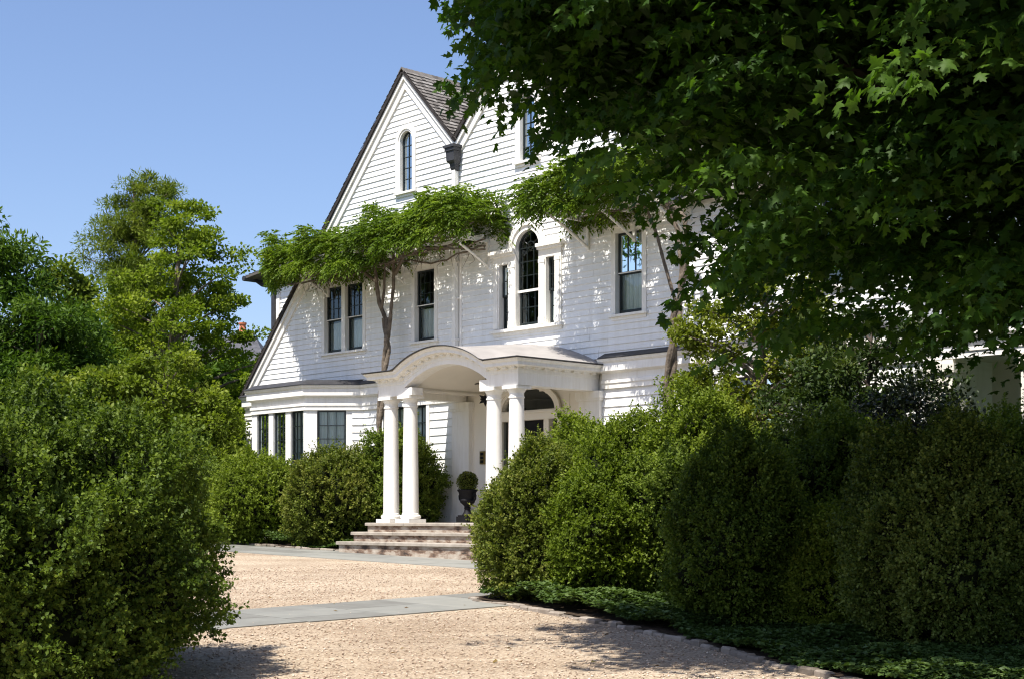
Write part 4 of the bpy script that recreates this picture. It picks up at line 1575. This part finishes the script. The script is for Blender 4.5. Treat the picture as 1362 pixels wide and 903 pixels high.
# ------------------------------------------------------------------ vines
def vine(name, label, u0, u1, ztop, zbot, n, seed, trunk, back=0.):
    g = np.random.default_rng(seed)
    f0 = hw(trunk[0][0][0][0], trunk[0][0][0][1])
    root = empty(name, (f0[0], f0[1], gz(f0[1])))
    inv = Matrix.Translation(-Vector(root.location))
    tag(root, label, "vine", "wisteria vines on the house front")
    w = wave3(seed, (1.1, 3.0, 7.0), (.20, .22, .20))
    u = u0 + (u1 - u0) * g.random(n)
    a = g.uniform(-.55, math.pi + .45, n)
    q3 = np.column_stack([u, np.cos(a) * 1.2, np.sin(a) * 1.2])
    rad = (.66 + .42 * g.random(n) ** .45) * (1 + w(q3))
    tt = (u - u0) / (u1 - u0)
    end = np.clip(np.minimum(tt / .10, (1 - tt) / .08), 0, 1) ** .6
    hz = (ztop(tt) - zbot(tt)) * (.35 + .65 * end)
    v = .74 + .82 * np.cos(a) * rad * (.55 + .45 * end)
    z = zbot(tt) + .05 + hz * .93 * (np.sin(a) * .62 + .33) * rad / 1.0
    v = np.maximum(v, .06)
    sh = back * np.clip((.22 - tt) / .22, 0, 1)
    v = v - sh
    X = HO.x + CU * u + SU * v; Yv = HO.y + SU * u - CU * v
    P0_ = np.column_stack([X, Yv, z])
    outv = np.array([SU, -CU, 0]); al = np.array([CU, SU, 0])
    D0 = np.cos(a)[:, None] * outv * .8 + np.array([0, 0, 1]) * (np.sin(a)[:, None] * .5 - .18) + al * g.normal(size=(n, 1)) * .6 + .35 * g.normal(size=(n, 3))
    D0 = unit(D0)
    m_ = 9
    L = .26
    t = np.linspace(0.1, 1, m_)
    droop = np.array([0, 0, -1.0])
    P = (P0_[:, None] + D0[:, None] * (t * L)[None, :, None] + droop * ((t ** 2) * L * .45)[None, :, None]).reshape(-1, 3)
    side = unit(np.cross(D0, np.array([0, 0, 1.0])))
    sg = np.where(np.arange(m_) % 2 == 0, 1., -1.); sg[-1] = 0
    D = (D0[:, None] * .55 + side[:, None] * sg[None, :, None] * .9 + np.array([0, 0, -.35])).reshape(-1, 3)
    V, F, k = leaf_mesh(P, D, .105 * g.uniform(.7, 1.2, len(P)), T_NARROW, jitter=.8, seed=seed)
    patch = w(q3 * 1.7) * .6
    ti = np.clip(np.repeat(.5 + patch + .16 * g.normal(size=n), m_) + .08 * g.normal(size=len(P)), 0, 1)
    o = mesh_np("foliage", V, F, F_VINE, root, np.repeat(ti, k)); o.matrix_parent_inverse = inv
    b = MB()
    rr = random.Random(seed)
    for pts, rad_ in trunk:
        # densify and wobble, two intertwined strands
        P_ = [Vector((*hw(p[0], p[1]), p[2])) for p in pts]
        fine = []
        for i in range(len(P_) - 1):
            for k_ in range(6):
                fine.append(P_[i].lerp(P_[i + 1], k_ / 6))
        fine.append(P_[-1])
        nstr = 2 if rad_[0] > .06 else 1
        for s_ in range(nstr):
            pp, rr_ = [], []
            for i, p in enumerate(fine):
                f = i / (len(fine) - 1)
                r0 = rad_[0] + (rad_[1] - rad_[0]) * f
                an = i * .42 + s_ * math.pi
                off = Vector((math.cos(an), math.sin(an), 0)) * r0 * (.55 if nstr == 2 else .3)
                pp.append(p + off); rr_.append(r0 * (.72 if nstr == 2 else 1) * rr.uniform(.86, 1.16))
            b.tube(pp, rr_, 9)
    # woody runners through the leaves
    for k_ in range(7):
        pts = []
        uu = u0 + .2 + back * 1.4
        vv = rr.uniform(.2, 1.25); zz = zbot(.5) + rr.uniform(.05, .5)
        while uu < u1 - .2:
            pts.append((*hw(uu, vv), zz + .08 * math.sin(uu * 2 + k_)))
            vv = min(1.3, max(.15, vv + rr.uniform(-.12, .12))); zz += rr.uniform(-.07, .07)
            zz = min(max(zz, zbot(.5) + .02), zbot(.5) + .6)
            uu += .35
        b.tube(pts, .02, 6)
    # hanging bare twigs
    for k_ in range(46):
        uu = rr.uniform(u0 + .2 + back * 1.4, u1); vv = rr.uniform(.2, 1.3)
        z_ = zbot(.5) + .15
        pts = [(*hw(uu, vv), z_), (*hw(uu + rr.uniform(-.1, .1), vv + rr.uniform(-.1, .12)), z_ - rr.uniform(.1, .2)), (*hw(uu + rr.uniform(-.2, .2), vv + rr.uniform(-.1, .2)), z_ - rr.uniform(.22, .42))]
        b.tube(pts, [.008, .006, .003], 5)
    o = b.build("trunk", M_VINEBARK, root, smooth=True); o.matrix_parent_inverse = inv
    return root


vine("wisteria_vine", "leafy wisteria on a trellis above the left windows, its twisted stem rising beside the portico", -5.1, 3.5,
     lambda t: 7.30 + .42 * t - .35 * np.clip(.14 - t, 0, 1) * 7, lambda t: 6.58 - .30 * np.exp(-((t - .5) / .13) ** 2), 7000, 301,
     [([(-.28, .62, -.05), (-.20, .60, 1.6), (-.22, .62, 2.9), (-.12, .58, 3.9), (-.05, .52, 4.6), (-.18, .48, 5.25)], (.085, .066)),
      ([(-.18, .48, 5.2), (-.34, .5, 5.6), (-.42, .55, 6.1), (-.36, .7, 6.75)], (.052, .04)),
      ([(-.08, .5, 4.75), (.06, .5, 5.3), (.14, .5, 5.9), (.26, .6, 6.8)], (.045, .033)),
      ([(-.3, .5, 5.5), (-.12, .55, 5.85), (-.04, .6, 6.3), (-.1, .8, 6.8)], (.036, .024)),
      ([(-.42, .55, 6.1), (-1.2, .7, 6.6), (-2.2, .8, 6.8), (-3.6, .8, 6.85)], (.045, .02)),
      ([(.18, .5, 6.2), (.9, .7, 6.65), (2.0, .8, 6.85), (3.2, .8, 6.9)], (.045, .02))], back=1.25)
vine("wisteria_vine", "second wisteria on the trellis right of the arched window, its bare stem behind the boxwoods", 5.35, 8.5,
     lambda t: 7.35 + 0 * t, lambda t: 6.58 + 0 * t, 2700, 302,
     [([(8.42, .55, -.1), (8.36, .6, 1.6), (8.40, .6, 2.9), (8.5, .56, 3.9), (8.55, .5, 4.6)], (.105, .085)),
      ([(8.55, .5, 4.55), (8.3, .5, 5.3), (8.05, .5, 6.0), (7.8, .7, 6.8)], (.036, .026)),
      ([(8.55, .5, 4.55), (8.7, .5, 5.3), (8.6, .55, 6.0), (8.3, .7, 6.8)], (.06, .04)),
      ([(8.6, .5, 4.9), (8.9, .55, 5.6), (8.8, .6, 6.2), (8.2, .7, 6.8)], (.06, .04))])


# ------------------------------------------------------------------ trees
def limb_curve(a, c, bend, r, n=5):
    a, c = Vector(a), Vector(c)
    m = a.lerp(c, .5) + Vector(bend)
    return [(a * (1 - t) ** 2 + m * 2 * t * (1 - t) + c * t ** 2) for t in [i / n for i in range(n + 1)]]


def tree(name, label, base, height, lobes, npads, pad, leaf, nleaf, mat, bark, seed, tmpl=T_DIAMOND, trunk_r=.22, flat=.6, up=1., jit=.8, lean=(0, 0), trunk_top=.8, cat="tree", group=None, outer=.55, droop=0.0, trunk_from=None, minz=None):
    """lobes: ellipsoids (x,y,z, rx,ry,rz) relative to the base that make up the crown envelope"""
    g = np.random.default_rng(seed)
    bx, by = base
    bz = gz(by)
    root = empty(name, (bx, by, bz))
    tag(root, label, cat, group)
    lobes = np.array(lobes, float)
    wts = (lobes[:, 3] * lobes[:, 4] * lobes[:, 5]) ** .67
    idx = g.choice(len(lobes), size=npads, p=wts / wts.sum())
    d = unit(g.normal(size=(npads, 3)))
    rr = (outer + (1 - outer) * g.random(npads)) ** .8
    C = lobes[idx, :3] + d * lobes[idx, 3:] * rr[:, None]
    if minz is not None: C = C[C[:, 2] > minz]
    npads = len(C)
    ps = pad * g.uniform(.6, 1.3, npads)
    # limbs
    b = MB()
    rnd = random.Random(seed)
    tx, ty = lean
    th = height * trunk_top
    tp = lambda t: Vector((tx * t + .12 * math.sin(3 * t + seed), ty * t + .1 * math.cos(2.3 * t + seed), th * t))
    tpts = [tp(i / 8) - (Vector((0, 0, .1)) if i == 0 else Vector((0, 0, 0))) for i in range(9)]
    b.tube(tpts, [trunk_r * (1.25 - 1.05 * (i / 8) ** .8) for i in range(9)], 10)
    order = np.argsort(C[:, 2])
    for i in order[::max(1, npads // 46)]:
        c = Vector(C[i])
        t = min(.97, max(.12, (c.z - .28 * math.hypot(c.x - tx * .5, c.y - ty * .5)) / th - .06))
        a = tp(t)
        l = (c - a).length
        pts = limb_curve(a, c, (0, 0, .12 * l), 0)
        r0 = trunk_r * (1.1 - t) * .42 + .012
        b.tube(pts, [r0 * (1 - .85 * k / 5) + .006 for k in range(6)], 6)
    b.build("trunk", bark, root, smooth=True)
    # leaves
    n = npads * nleaf
    pi = np.repeat(np.arange(npads), nleaf)
    q = unit(g.normal(size=(n, 3))) * (g.random(n) ** .45)[:, None]
    P = C[pi] + q * ps[pi][:, None] * np.array([1, 1, flat])
    P[:, 2] -= droop * (q[:, 0] ** 2 + q[:, 1] ** 2) * ps[pi]
    D = q * 1.0 + .7 * g.normal(size=(n, 3)) + np.array([0, 0, -.25 if droop else .1])
    V, F, k = leaf_mesh(P, D, leaf * g.uniform(.65, 1.25, n), tmpl, up=up, jitter=jit, seed=seed)
    ti = np.clip(.5 + .2 * g.normal(size=npads)[pi] + .13 * g.normal(size=n) + .12 * q[:, 2], 0, 1)
    mesh_np("crown", V, F, mat, root, np.repeat(ti, k))
    return root


# left background
tree("oak_tree", "tall airy yellow green tree left of the house, its open crown against the sky", (-11.3, 48), 12.2,
     [(.3, 0, 6.3, 2.6, 2.4, 2.2), (-.9, 0, 4.2, 2.6, 2.2, 2.2), (1.3, 0, 8.4, 1.6, 1.6, 1.5), (.9, 0, 9.9, 1.3, 1.2, 1.1), (2.0, 0, 6.4, 1.3, 1.4, 1.4), (2.5, 0, 4.9, 1.1, 1.0, 1.0), (1.2, 0, 2.9, 2.2, 1.8, 2.0)],
     300, .48, .125, 140, F_OAK, M_BARK, 401, trunk_r=.24, flat=.4, outer=.35, lean=(.6, 0), trunk_top=.78)
tree("pine_tree", "dark blue green pine whose top stands highest at the left, behind the yellow green tree", (-12.8, 51), 12.4,
     [(.5, 0, 11.3, 1.0, .8, .8), (.2, 0, 10.5, 1.4, 1.0, .9), (-.1, 0, 9.4, 1.6, 1.2, 1.2), (.4, 0, 8.0, 1.6, 1.5, 1.4), (-.2, 0, 6.0, 1.8, 1.7, 1.6)],
     250, .44, .17, 200, F_PINE, M_BARK, 402, tmpl=(T_NARROW[0] * np.array([.55, 1, .5]), T_NARROW[1]), trunk_r=.2, flat=.5, outer=.3, trunk_top=.95)
tree("broadleaf_tree", "dark green broadleaf tree at the far left edge", (-15.4, 44), 10.4,
     [(-.2, 0, 6.0, 2.6, 2.2, 2.4), (.55, 0, 8.5, 1.15, 1.1, 1.1), (2.0, 0, 4.9, 1.7, 1.6, 1.7), (-1.8, 0, 6.4, 1.8, 1.8, 2.6), (.8, 0, 2.6, 2.5, 1.8, 2.2)],
     210, .75, .20, 240, F_DARK, M_BARK, 403, trunk_r=.25, flat=.6, droop=.25, tmpl=T_NARROW)
tree("broadleaf_tree", "dark green drooping tree between the left edge tree and the yellow green tree", (-13.2, 42.5), 7.6,
     [(.0, 0, 5.2, 1.6, 1.4, 1.7), (.5, 0, 3.2, 1.9, 1.6, 1.8), (-.7, 0, 3.8, 1.6, 1.4, 1.8)],
     130, .62, .18, 240, F_DARK, M_BARK, 404, trunk_r=.18, flat=.6, droop=.3, tmpl=T_NARROW)
tree("distant_tree", "small distant evergreen top peeking over the trees at the left", (-17.6, 60), 11.6,
     [(0, 0, 9.5, 1.0, 1.0, 1.5), (0, 0, 7.0, 1.8, 1.6, 2.0)],
     55, .6, .2, 220, F_PINE, M_BARK, 405, trunk_r=.18)
tree("laurel_tree", "broad yellow green laurel below the tall tree, reaching down behind the foreground boxwood", (-8.9, 38.5), 4.9,
     [(-.1, 0, 3.4, 1.7, 1.3, 1.4), (-1.5, 0, 2.9, 1.4, 1.2, 1.4), (1.0, -.2, 2.4, 1.1, 1.0, 1.4), (.2, -.4, 1.4, 2.0, 1.2, 1.3)],
     170, .42, .12, 230, F_MAG, M_BARK, 406, trunk_r=.12, flat=.7, outer=.6)
tree("laurel_tree", "low bushy laurel at the left, just above the foreground boxwood's crown", (-11.4, 37.0), 4.4,
     [(0, 0, 2.9, 1.6, 1.2, 1.3), (-1.6, 0, 2.6, 1.5, 1.1, 1.2), (-.5, -.2, 1.2, 2.2, 1.2, 1.3), (-3.2, 0, 2.6, 1.6, 1.1, 1.2)],
     150, .42, .12, 220, F_MAG, M_BARK, 407, trunk_r=.1, flat=.7, outer=.6)
tree("lime_tree", "bright lime green tree far behind the left roof edge of the house", (-10.7, 62), 7.9,
     [(0, 0, 6.0, 1.9, 1.7, 1.3), (-1.1, 0, 4.8, 1.6, 1.6, 1.5), (.8, 0, 4.4, 1.6, 1.6, 1.6)],
     80, .6, .16, 240, F_LIME, M_BARK, 408, trunk_r=.18)
tree("broadleaf_tree", "dark tree deep in the gap behind the laurels at the left", (-13.0, 56), 8.2,
     [(0, 0, 4.6, 3.2, 2.0, 2.6), (3.0, 0, 4.0, 2.2, 2.0, 2.2), (-3.2, 0, 4.4, 2.6, 2.0, 2.4)],
     140, .9, .24, 220, F_DARK, M_BARK, 409, trunk_r=.25)
tree("broadleaf_tree", "large dark tree standing outside the left edge, mirrored in the upper windows", (-17.8, 33.5), 11.5,
     [(0, 1, 7.4, 2.8, 3.4, 3.4), (0, -2.0, 7.0, 2.6, 3.0, 3.4), (0, 0, 3.4, 2.4, 4.0, 2.2)],
     130, .9, .26, 130, F_DARK, M_BARK, 410, trunk_r=.28)

# neighbour's roof and chimney
nh = empty("neighbour_house", (-14.2, 76, gz(76)))
tag(nh, "distant slate roofed house with a red chimney pot, seen left of the gable", "house")
b = MB(); b.box(-4, 1.6, 0, 6, 0, 8.4); b.build("wall", M_BRICK, nh)
b = MB()
b.add([(-4.3, -.3, 8.3), (1.9, -.3, 8.3), (1.9, 6.3, 8.3), (-4.3, 6.3, 8.3), (-4.0, 3, 10.0), (.75, 3, 10.0)], [(0, 1, 5, 4), (1, 2, 5), (2, 3, 4, 5), (3, 0, 4), (0, 3, 2, 1)])
b.box(-.5, .5, 2.6, 3.4, 9.2, 10.08)
roof_n = b.build("roof", M_SLATE, nh)
b = MB(); b.lathe([(.19, 10.06), (.22, 10.12), (.19, 10.18), (.16, 10.55), (.21, 10.6), (.21, 10.68), (.17, 10.68)], (.1, 3, 0), 16)
b.build("chimney_pot", M_TERRA, roof_n, smooth=True)

# holly-like tree right of the portico
tree("holly_tree", "slender yellow green tree with open branches in front of the right vine stem", (4.0, 25.2), 6.3,
     [(-.75, 0, 4.0, .55, .6, .6), (-.35, 0, 3.2, .6, .6, .55), (.0, 0, 2.3, .8, .8, .6), (.4, 0, 4.6, .8, .8, .7), (.9, 0, 3.6, .9, .8, .9), (-.95, -.1, 3.15, .35, .4, .35), (-.2, 0, 4.9, .6, .6, .5)],
     190, .25, .08, 125, F_HOLLY, M_BARK, 411, trunk_r=.09, flat=.7, outer=.4, lean=(.4, 0))
tree("evergreen_shrub", "dark open evergreen behind the second row of boxwoods", (5.6, 23.5), 4.9,
     [(0, 0, 2.9, 1.5, 1.2, 1.5), (-.7, 0, 2.0, 1.3, 1.0, 1.2), (1.3, 0, 1.7, 1.1, 1.0, 1.0)],
     210, .34, .08, 150, F_EVER, M_DARKBARK, 412, trunk_r=.09, flat=.7, outer=.3, cat="shrub")
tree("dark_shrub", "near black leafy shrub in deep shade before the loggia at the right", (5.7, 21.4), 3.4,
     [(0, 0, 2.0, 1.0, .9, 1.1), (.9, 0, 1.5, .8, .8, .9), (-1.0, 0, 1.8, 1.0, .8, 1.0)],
     150, .28, .075, 110, F_SHADE, M_DARKBARK, 413, trunk_r=.06, flat=.8, outer=.3, cat="shrub")

# ------------------------------------------------------------------ maple
def maple():
    bx, by = 7.6, 13.4
    bz = gz(by)
    root = empty("maple_tree", (bx, by, bz))
    tag(root, "large maple overhanging the right half, its dark leafy crown shading the drive", "tree")
    g = np.random.default_rng(501)
    # envelopes relative to world
    E = np.array([(4.9, 12.6, 5.55, 5.3, 4.6, 3.85),
                  (6.6, 17.0, 6.2, 4.7, 5.4, 3.3),
                  (3.2, 13.5, 6.4, 3.7, 3.6, 2.8),
                  (.75, 13.2, 5.6, 1.35, 1.6, 1.25),
                  (-.7, 11.3, 6.8, 1.2, 2.2, 1.0),
                  (5.2, 11.6, 3.5, 2.6, 2.4, 1.75)])
    EW = np.array([.41, .16, .16, .12, .05, .10])
    w = wave3(9, (1.3, 2.9), (.05, .05))
    def draw(n, lo, hi, lower):
        out = []
        while sum(len(o) for o in out) < n:
            k = g.choice(6, size=n, p=EW)
            d = unit(g.normal(size=(n, 3)))
            r = lo + (hi - lo) * g.random(n)
            P = E[k, :3] + d * E[k, 3:] * (r + w(d * 3))[:, None]
            if lower: 
                ok = (d[:, 2] < .35) & ((-d[:, 1] > -.55) | (d[:, 0] < -.3))
                P = P[ok]
            ok = P[:, 2] > np.interp(P[:, 0], [-.5, .35, .85, 1.3, 1.8, 2.1, 2.8, 4.2, 5.5], [4.3, 3.6, 3.44, 3.24, 2.95, 2.4, 1.8, 2.15, 2.5]) + .16 * np.clip(P[:, 1] - 12, 0, 9) * (P[:, 0] < 2.2)
            out.append(P[ok])
        return np.concatenate(out)[:n]
    # visible shell: boughs, each a drooping fan of lobed leaves
    T = draw(520, .74, 1.0, True)
    T = T[(T[:, 0] > np.interp(T[:, 2], [3.4, 4.2, 5.0, 5.8], [.80, .38, .06, -.12])) | (T[:, 2] > 6.2)]
    T[:, 2] += np.interp(T[:, 0], [0, .5, 1.1, 1.9, 2.4], [.0, .06, .06, .26, .05])
    nb, m_ = len(T), 190
    ctr = np.array([5.6, 13.6])
    o2 = unit(T[:, :2] - ctr + .8 * g.normal(size=(nb, 2)))
    l2 = np.column_stack([-o2[:, 1], o2[:, 0]])
    sz_ = g.uniform(.45, .95, nb)
    a_ = g.uniform(-1, 1, (nb, m_)); b_ = g.normal(0, .42, (nb, m_)) * (1.15 - .55 * a_)
    a_ = a_ * sz_[:, None]; b_ = b_ * sz_[:, None]
    zz = -.42 * (np.clip(a_ + .35 * sz_[:, None], 0, 9) ** 2) - .30 * b_ ** 2 + g.normal(0, .055, (nb, m_))
    P = np.stack([T[:, None, 0] + o2[:, None, 0] * a_ + l2[:, None, 0] * b_, T[:, None, 1] + o2[:, None, 1] * a_ + l2[:, None, 1] * b_, T[:, None, 2] + zz], -1).reshape(-1, 3)
    D = np.stack([o2[:, None, 0] * .6 + l2[:, None, 0] * b_ * 1.4, o2[:, None, 1] * .6 + l2[:, None, 1] * b_ * 1.4, -.45 - .5 * np.clip(a_, 0, 1)], -1).reshape(-1, 3) + .45 * g.normal(size=(nb * m_, 3))
    V, F, k = leaf_mesh(P, D, .094 * g.uniform(.55, 1.35, len(P)), T_MAPLE, up=1., jitter=.5, seed=55)
    ti = np.clip(np.repeat(g.normal(.46, .2, nb), m_) + .15 * g.normal(size=len(P)) + .18 * (a_ / sz_[:, None]).ravel(), 0, 1)
    inv = Matrix.Translation(-Vector(root.location))
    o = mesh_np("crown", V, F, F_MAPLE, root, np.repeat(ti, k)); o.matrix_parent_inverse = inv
    # the mass of leaves behind and above
    T = draw(15000, .15, .86, False)
    m_ = 7
    P = np.repeat(T, m_, axis=0) + g.normal(size=(len(T) * m_, 3)) * .2
    an = g.uniform(0, 6.28, len(P))
    D = np.column_stack([np.cos(an), np.sin(an), g.uniform(-.8, .2, len(P))])
    V, F, k = leaf_mesh(P, D, .15 * g.uniform(.7, 1.2, len(P)), T_DIAMOND, up=1., jitter=.4, seed=56)
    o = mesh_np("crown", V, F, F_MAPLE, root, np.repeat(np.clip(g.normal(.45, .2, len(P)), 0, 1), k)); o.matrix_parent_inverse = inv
    b = MB()
    rnd = random.Random(4)
    tr = [Vector((bx, by, bz - .1)), Vector((bx - .05, by, bz + 1.2)), Vector((bx - .2, by + .1, bz + 2.6)), Vector((bx - .5, by + .1, bz + 4.2)), Vector((bx - .9, by, bz + 6.0)), Vector((bx - 1.2, by, bz + 8.2))]
    b.tube(tr, [.42, .33, .29, .23, .16, .07], 14)
    for i in range(46):
        k = i % 6 if i < 12 else rnd.randrange(3)
        a = rnd.uniform(0, 6.28); el = rnd.uniform(-.7, .8)
        c = Vector((E[k][0] + E[k][3] * .8 * math.cos(el) * math.cos(a), E[k][1] + E[k][4] * .8 * math.cos(el) * math.sin(a), E[k][2] + E[k][5] * .8 * math.sin(el)))
        s = rnd.uniform(.28, .85)
        j = min(4, int(s * 5)); st_ = tr[j].lerp(tr[j + 1], s * 5 - j)
        l = (c - st_).length
        pts = limb_curve(st_, c, (0, 0, .14 * l), 0, 7)
        r0 = .035 + .012 * l
        if c.x > .9: b.tube(pts, [r0 * (1 - .88 * q / 7) + .006 for q in range(8)], 7)
        for s2 in range(3 if c.x > 1.6 else 0):
            q0 = pts[rnd.randrange(3, 7)]
            q1 = q0 + Vector((rnd.uniform(-.6, .6), rnd.uniform(-.6, .6), rnd.uniform(-.4, .2)))
            b.tube([q0, q0.lerp(q1, .5) + Vector((0, 0, .08)), q1], [.014, .01, .004], 5)
    o = b.build("trunk", M_DARKBARK, root, smooth=True); o.matrix_parent_inverse = inv


maple()

# ------------------------------------------------------------------ loose gravel
g = np.random.default_rng(71)
n = 26000
uu = 5 + 17 * g.random(n); vv = 4.8 + 11 * g.random(n) ** .9
X = HO.x + CU * uu + SU * vv; Yv = HO.y + SU * uu - CU * vv
ok = (X > -4.5) & (X < 3.5) & (Yv > 8)
pl = [hw(u, v) for u, v in bed_poly]
ok &= ~inside(np.column_stack([X, Yv]), pl)
ok &= ~((uu > 11.5) & (uu < 13.5) & (g.random(n) < .93))
X, Yv = X[ok], Yv[ok]
n = len(X)
octv = np.array([(1, 0, 0), (-1, 0, 0), (0, 1, 0), (0, -1, 0), (0, 0, 1), (0, 0, -1)], float)
octf = np.array([(0, 2, 4), (2, 1, 4), (1, 3, 4), (3, 0, 4), (2, 0, 5), (1, 2, 5), (3, 1, 5), (0, 3, 5)])
sc = g.uniform(.006, .015, (n, 1)) * g.uniform(.7, 1.3, (n, 3)) * np.array([1, 1, .7])
an = g.uniform(0, 6.28, n)
c_, s_ = np.cos(an), np.sin(an)
V = octv[None] * sc[:, None, :]
V = np.stack([V[..., 0] * c_[:, None] - V[..., 1] * s_[:, None], V[..., 0] * s_[:, None] + V[..., 1] * c_[:, None], V[..., 2]], -1)
V = V + np.column_stack([X, Yv, gzn(Yv) + .012])[:, None, :]
F = octf[None] + (np.arange(n) * 6)[:, None, None]
o = mesh_np("loose_gravel", V.reshape(-1, 3), F.reshape(-1, 3), M_PEBBLE, None, np.repeat(np.clip(g.normal(.55, .25, n), 0, 1), 8))
tag(o, "loose tan pebbles scattered over the gravel drive", "gravel", kind="stuff")

# fallen leaves
n = 130
uu = 9 + 12 * g.random(n); vv = 4.9 + 8.5 * g.random(n)
X = HO.x + CU * uu + SU * vv; Yv = HO.y + SU * uu - CU * vv
ok = (X > -3.5) & (X < 3) & (Yv > 11)
X, Yv = X[ok], Yv[ok]
P = np.column_stack([X, Yv, gzn(Yv) + .026])
an = g.uniform(0, 6.28, len(P))
D = np.column_stack([np.cos(an), np.sin(an), .1 * g.normal(size=len(P))])
V, F, k = leaf_mesh(P, D, g.uniform(.03, .075, len(P)), T_DIAMOND, jitter=.25, seed=7)
F_DRY = foliage("dry fallen leaf", (.09, .05, .022), (.17, .10, .04), (.14, .15, .05), .1, .8, .1)
o = mesh_np("fallen_leaves", V, F, F_DRY, None, np.repeat(g.random(len(P)), k))
tag(o, "dry brown leaves fallen here and there on the gravel drive", "leaves", kind="stuff")
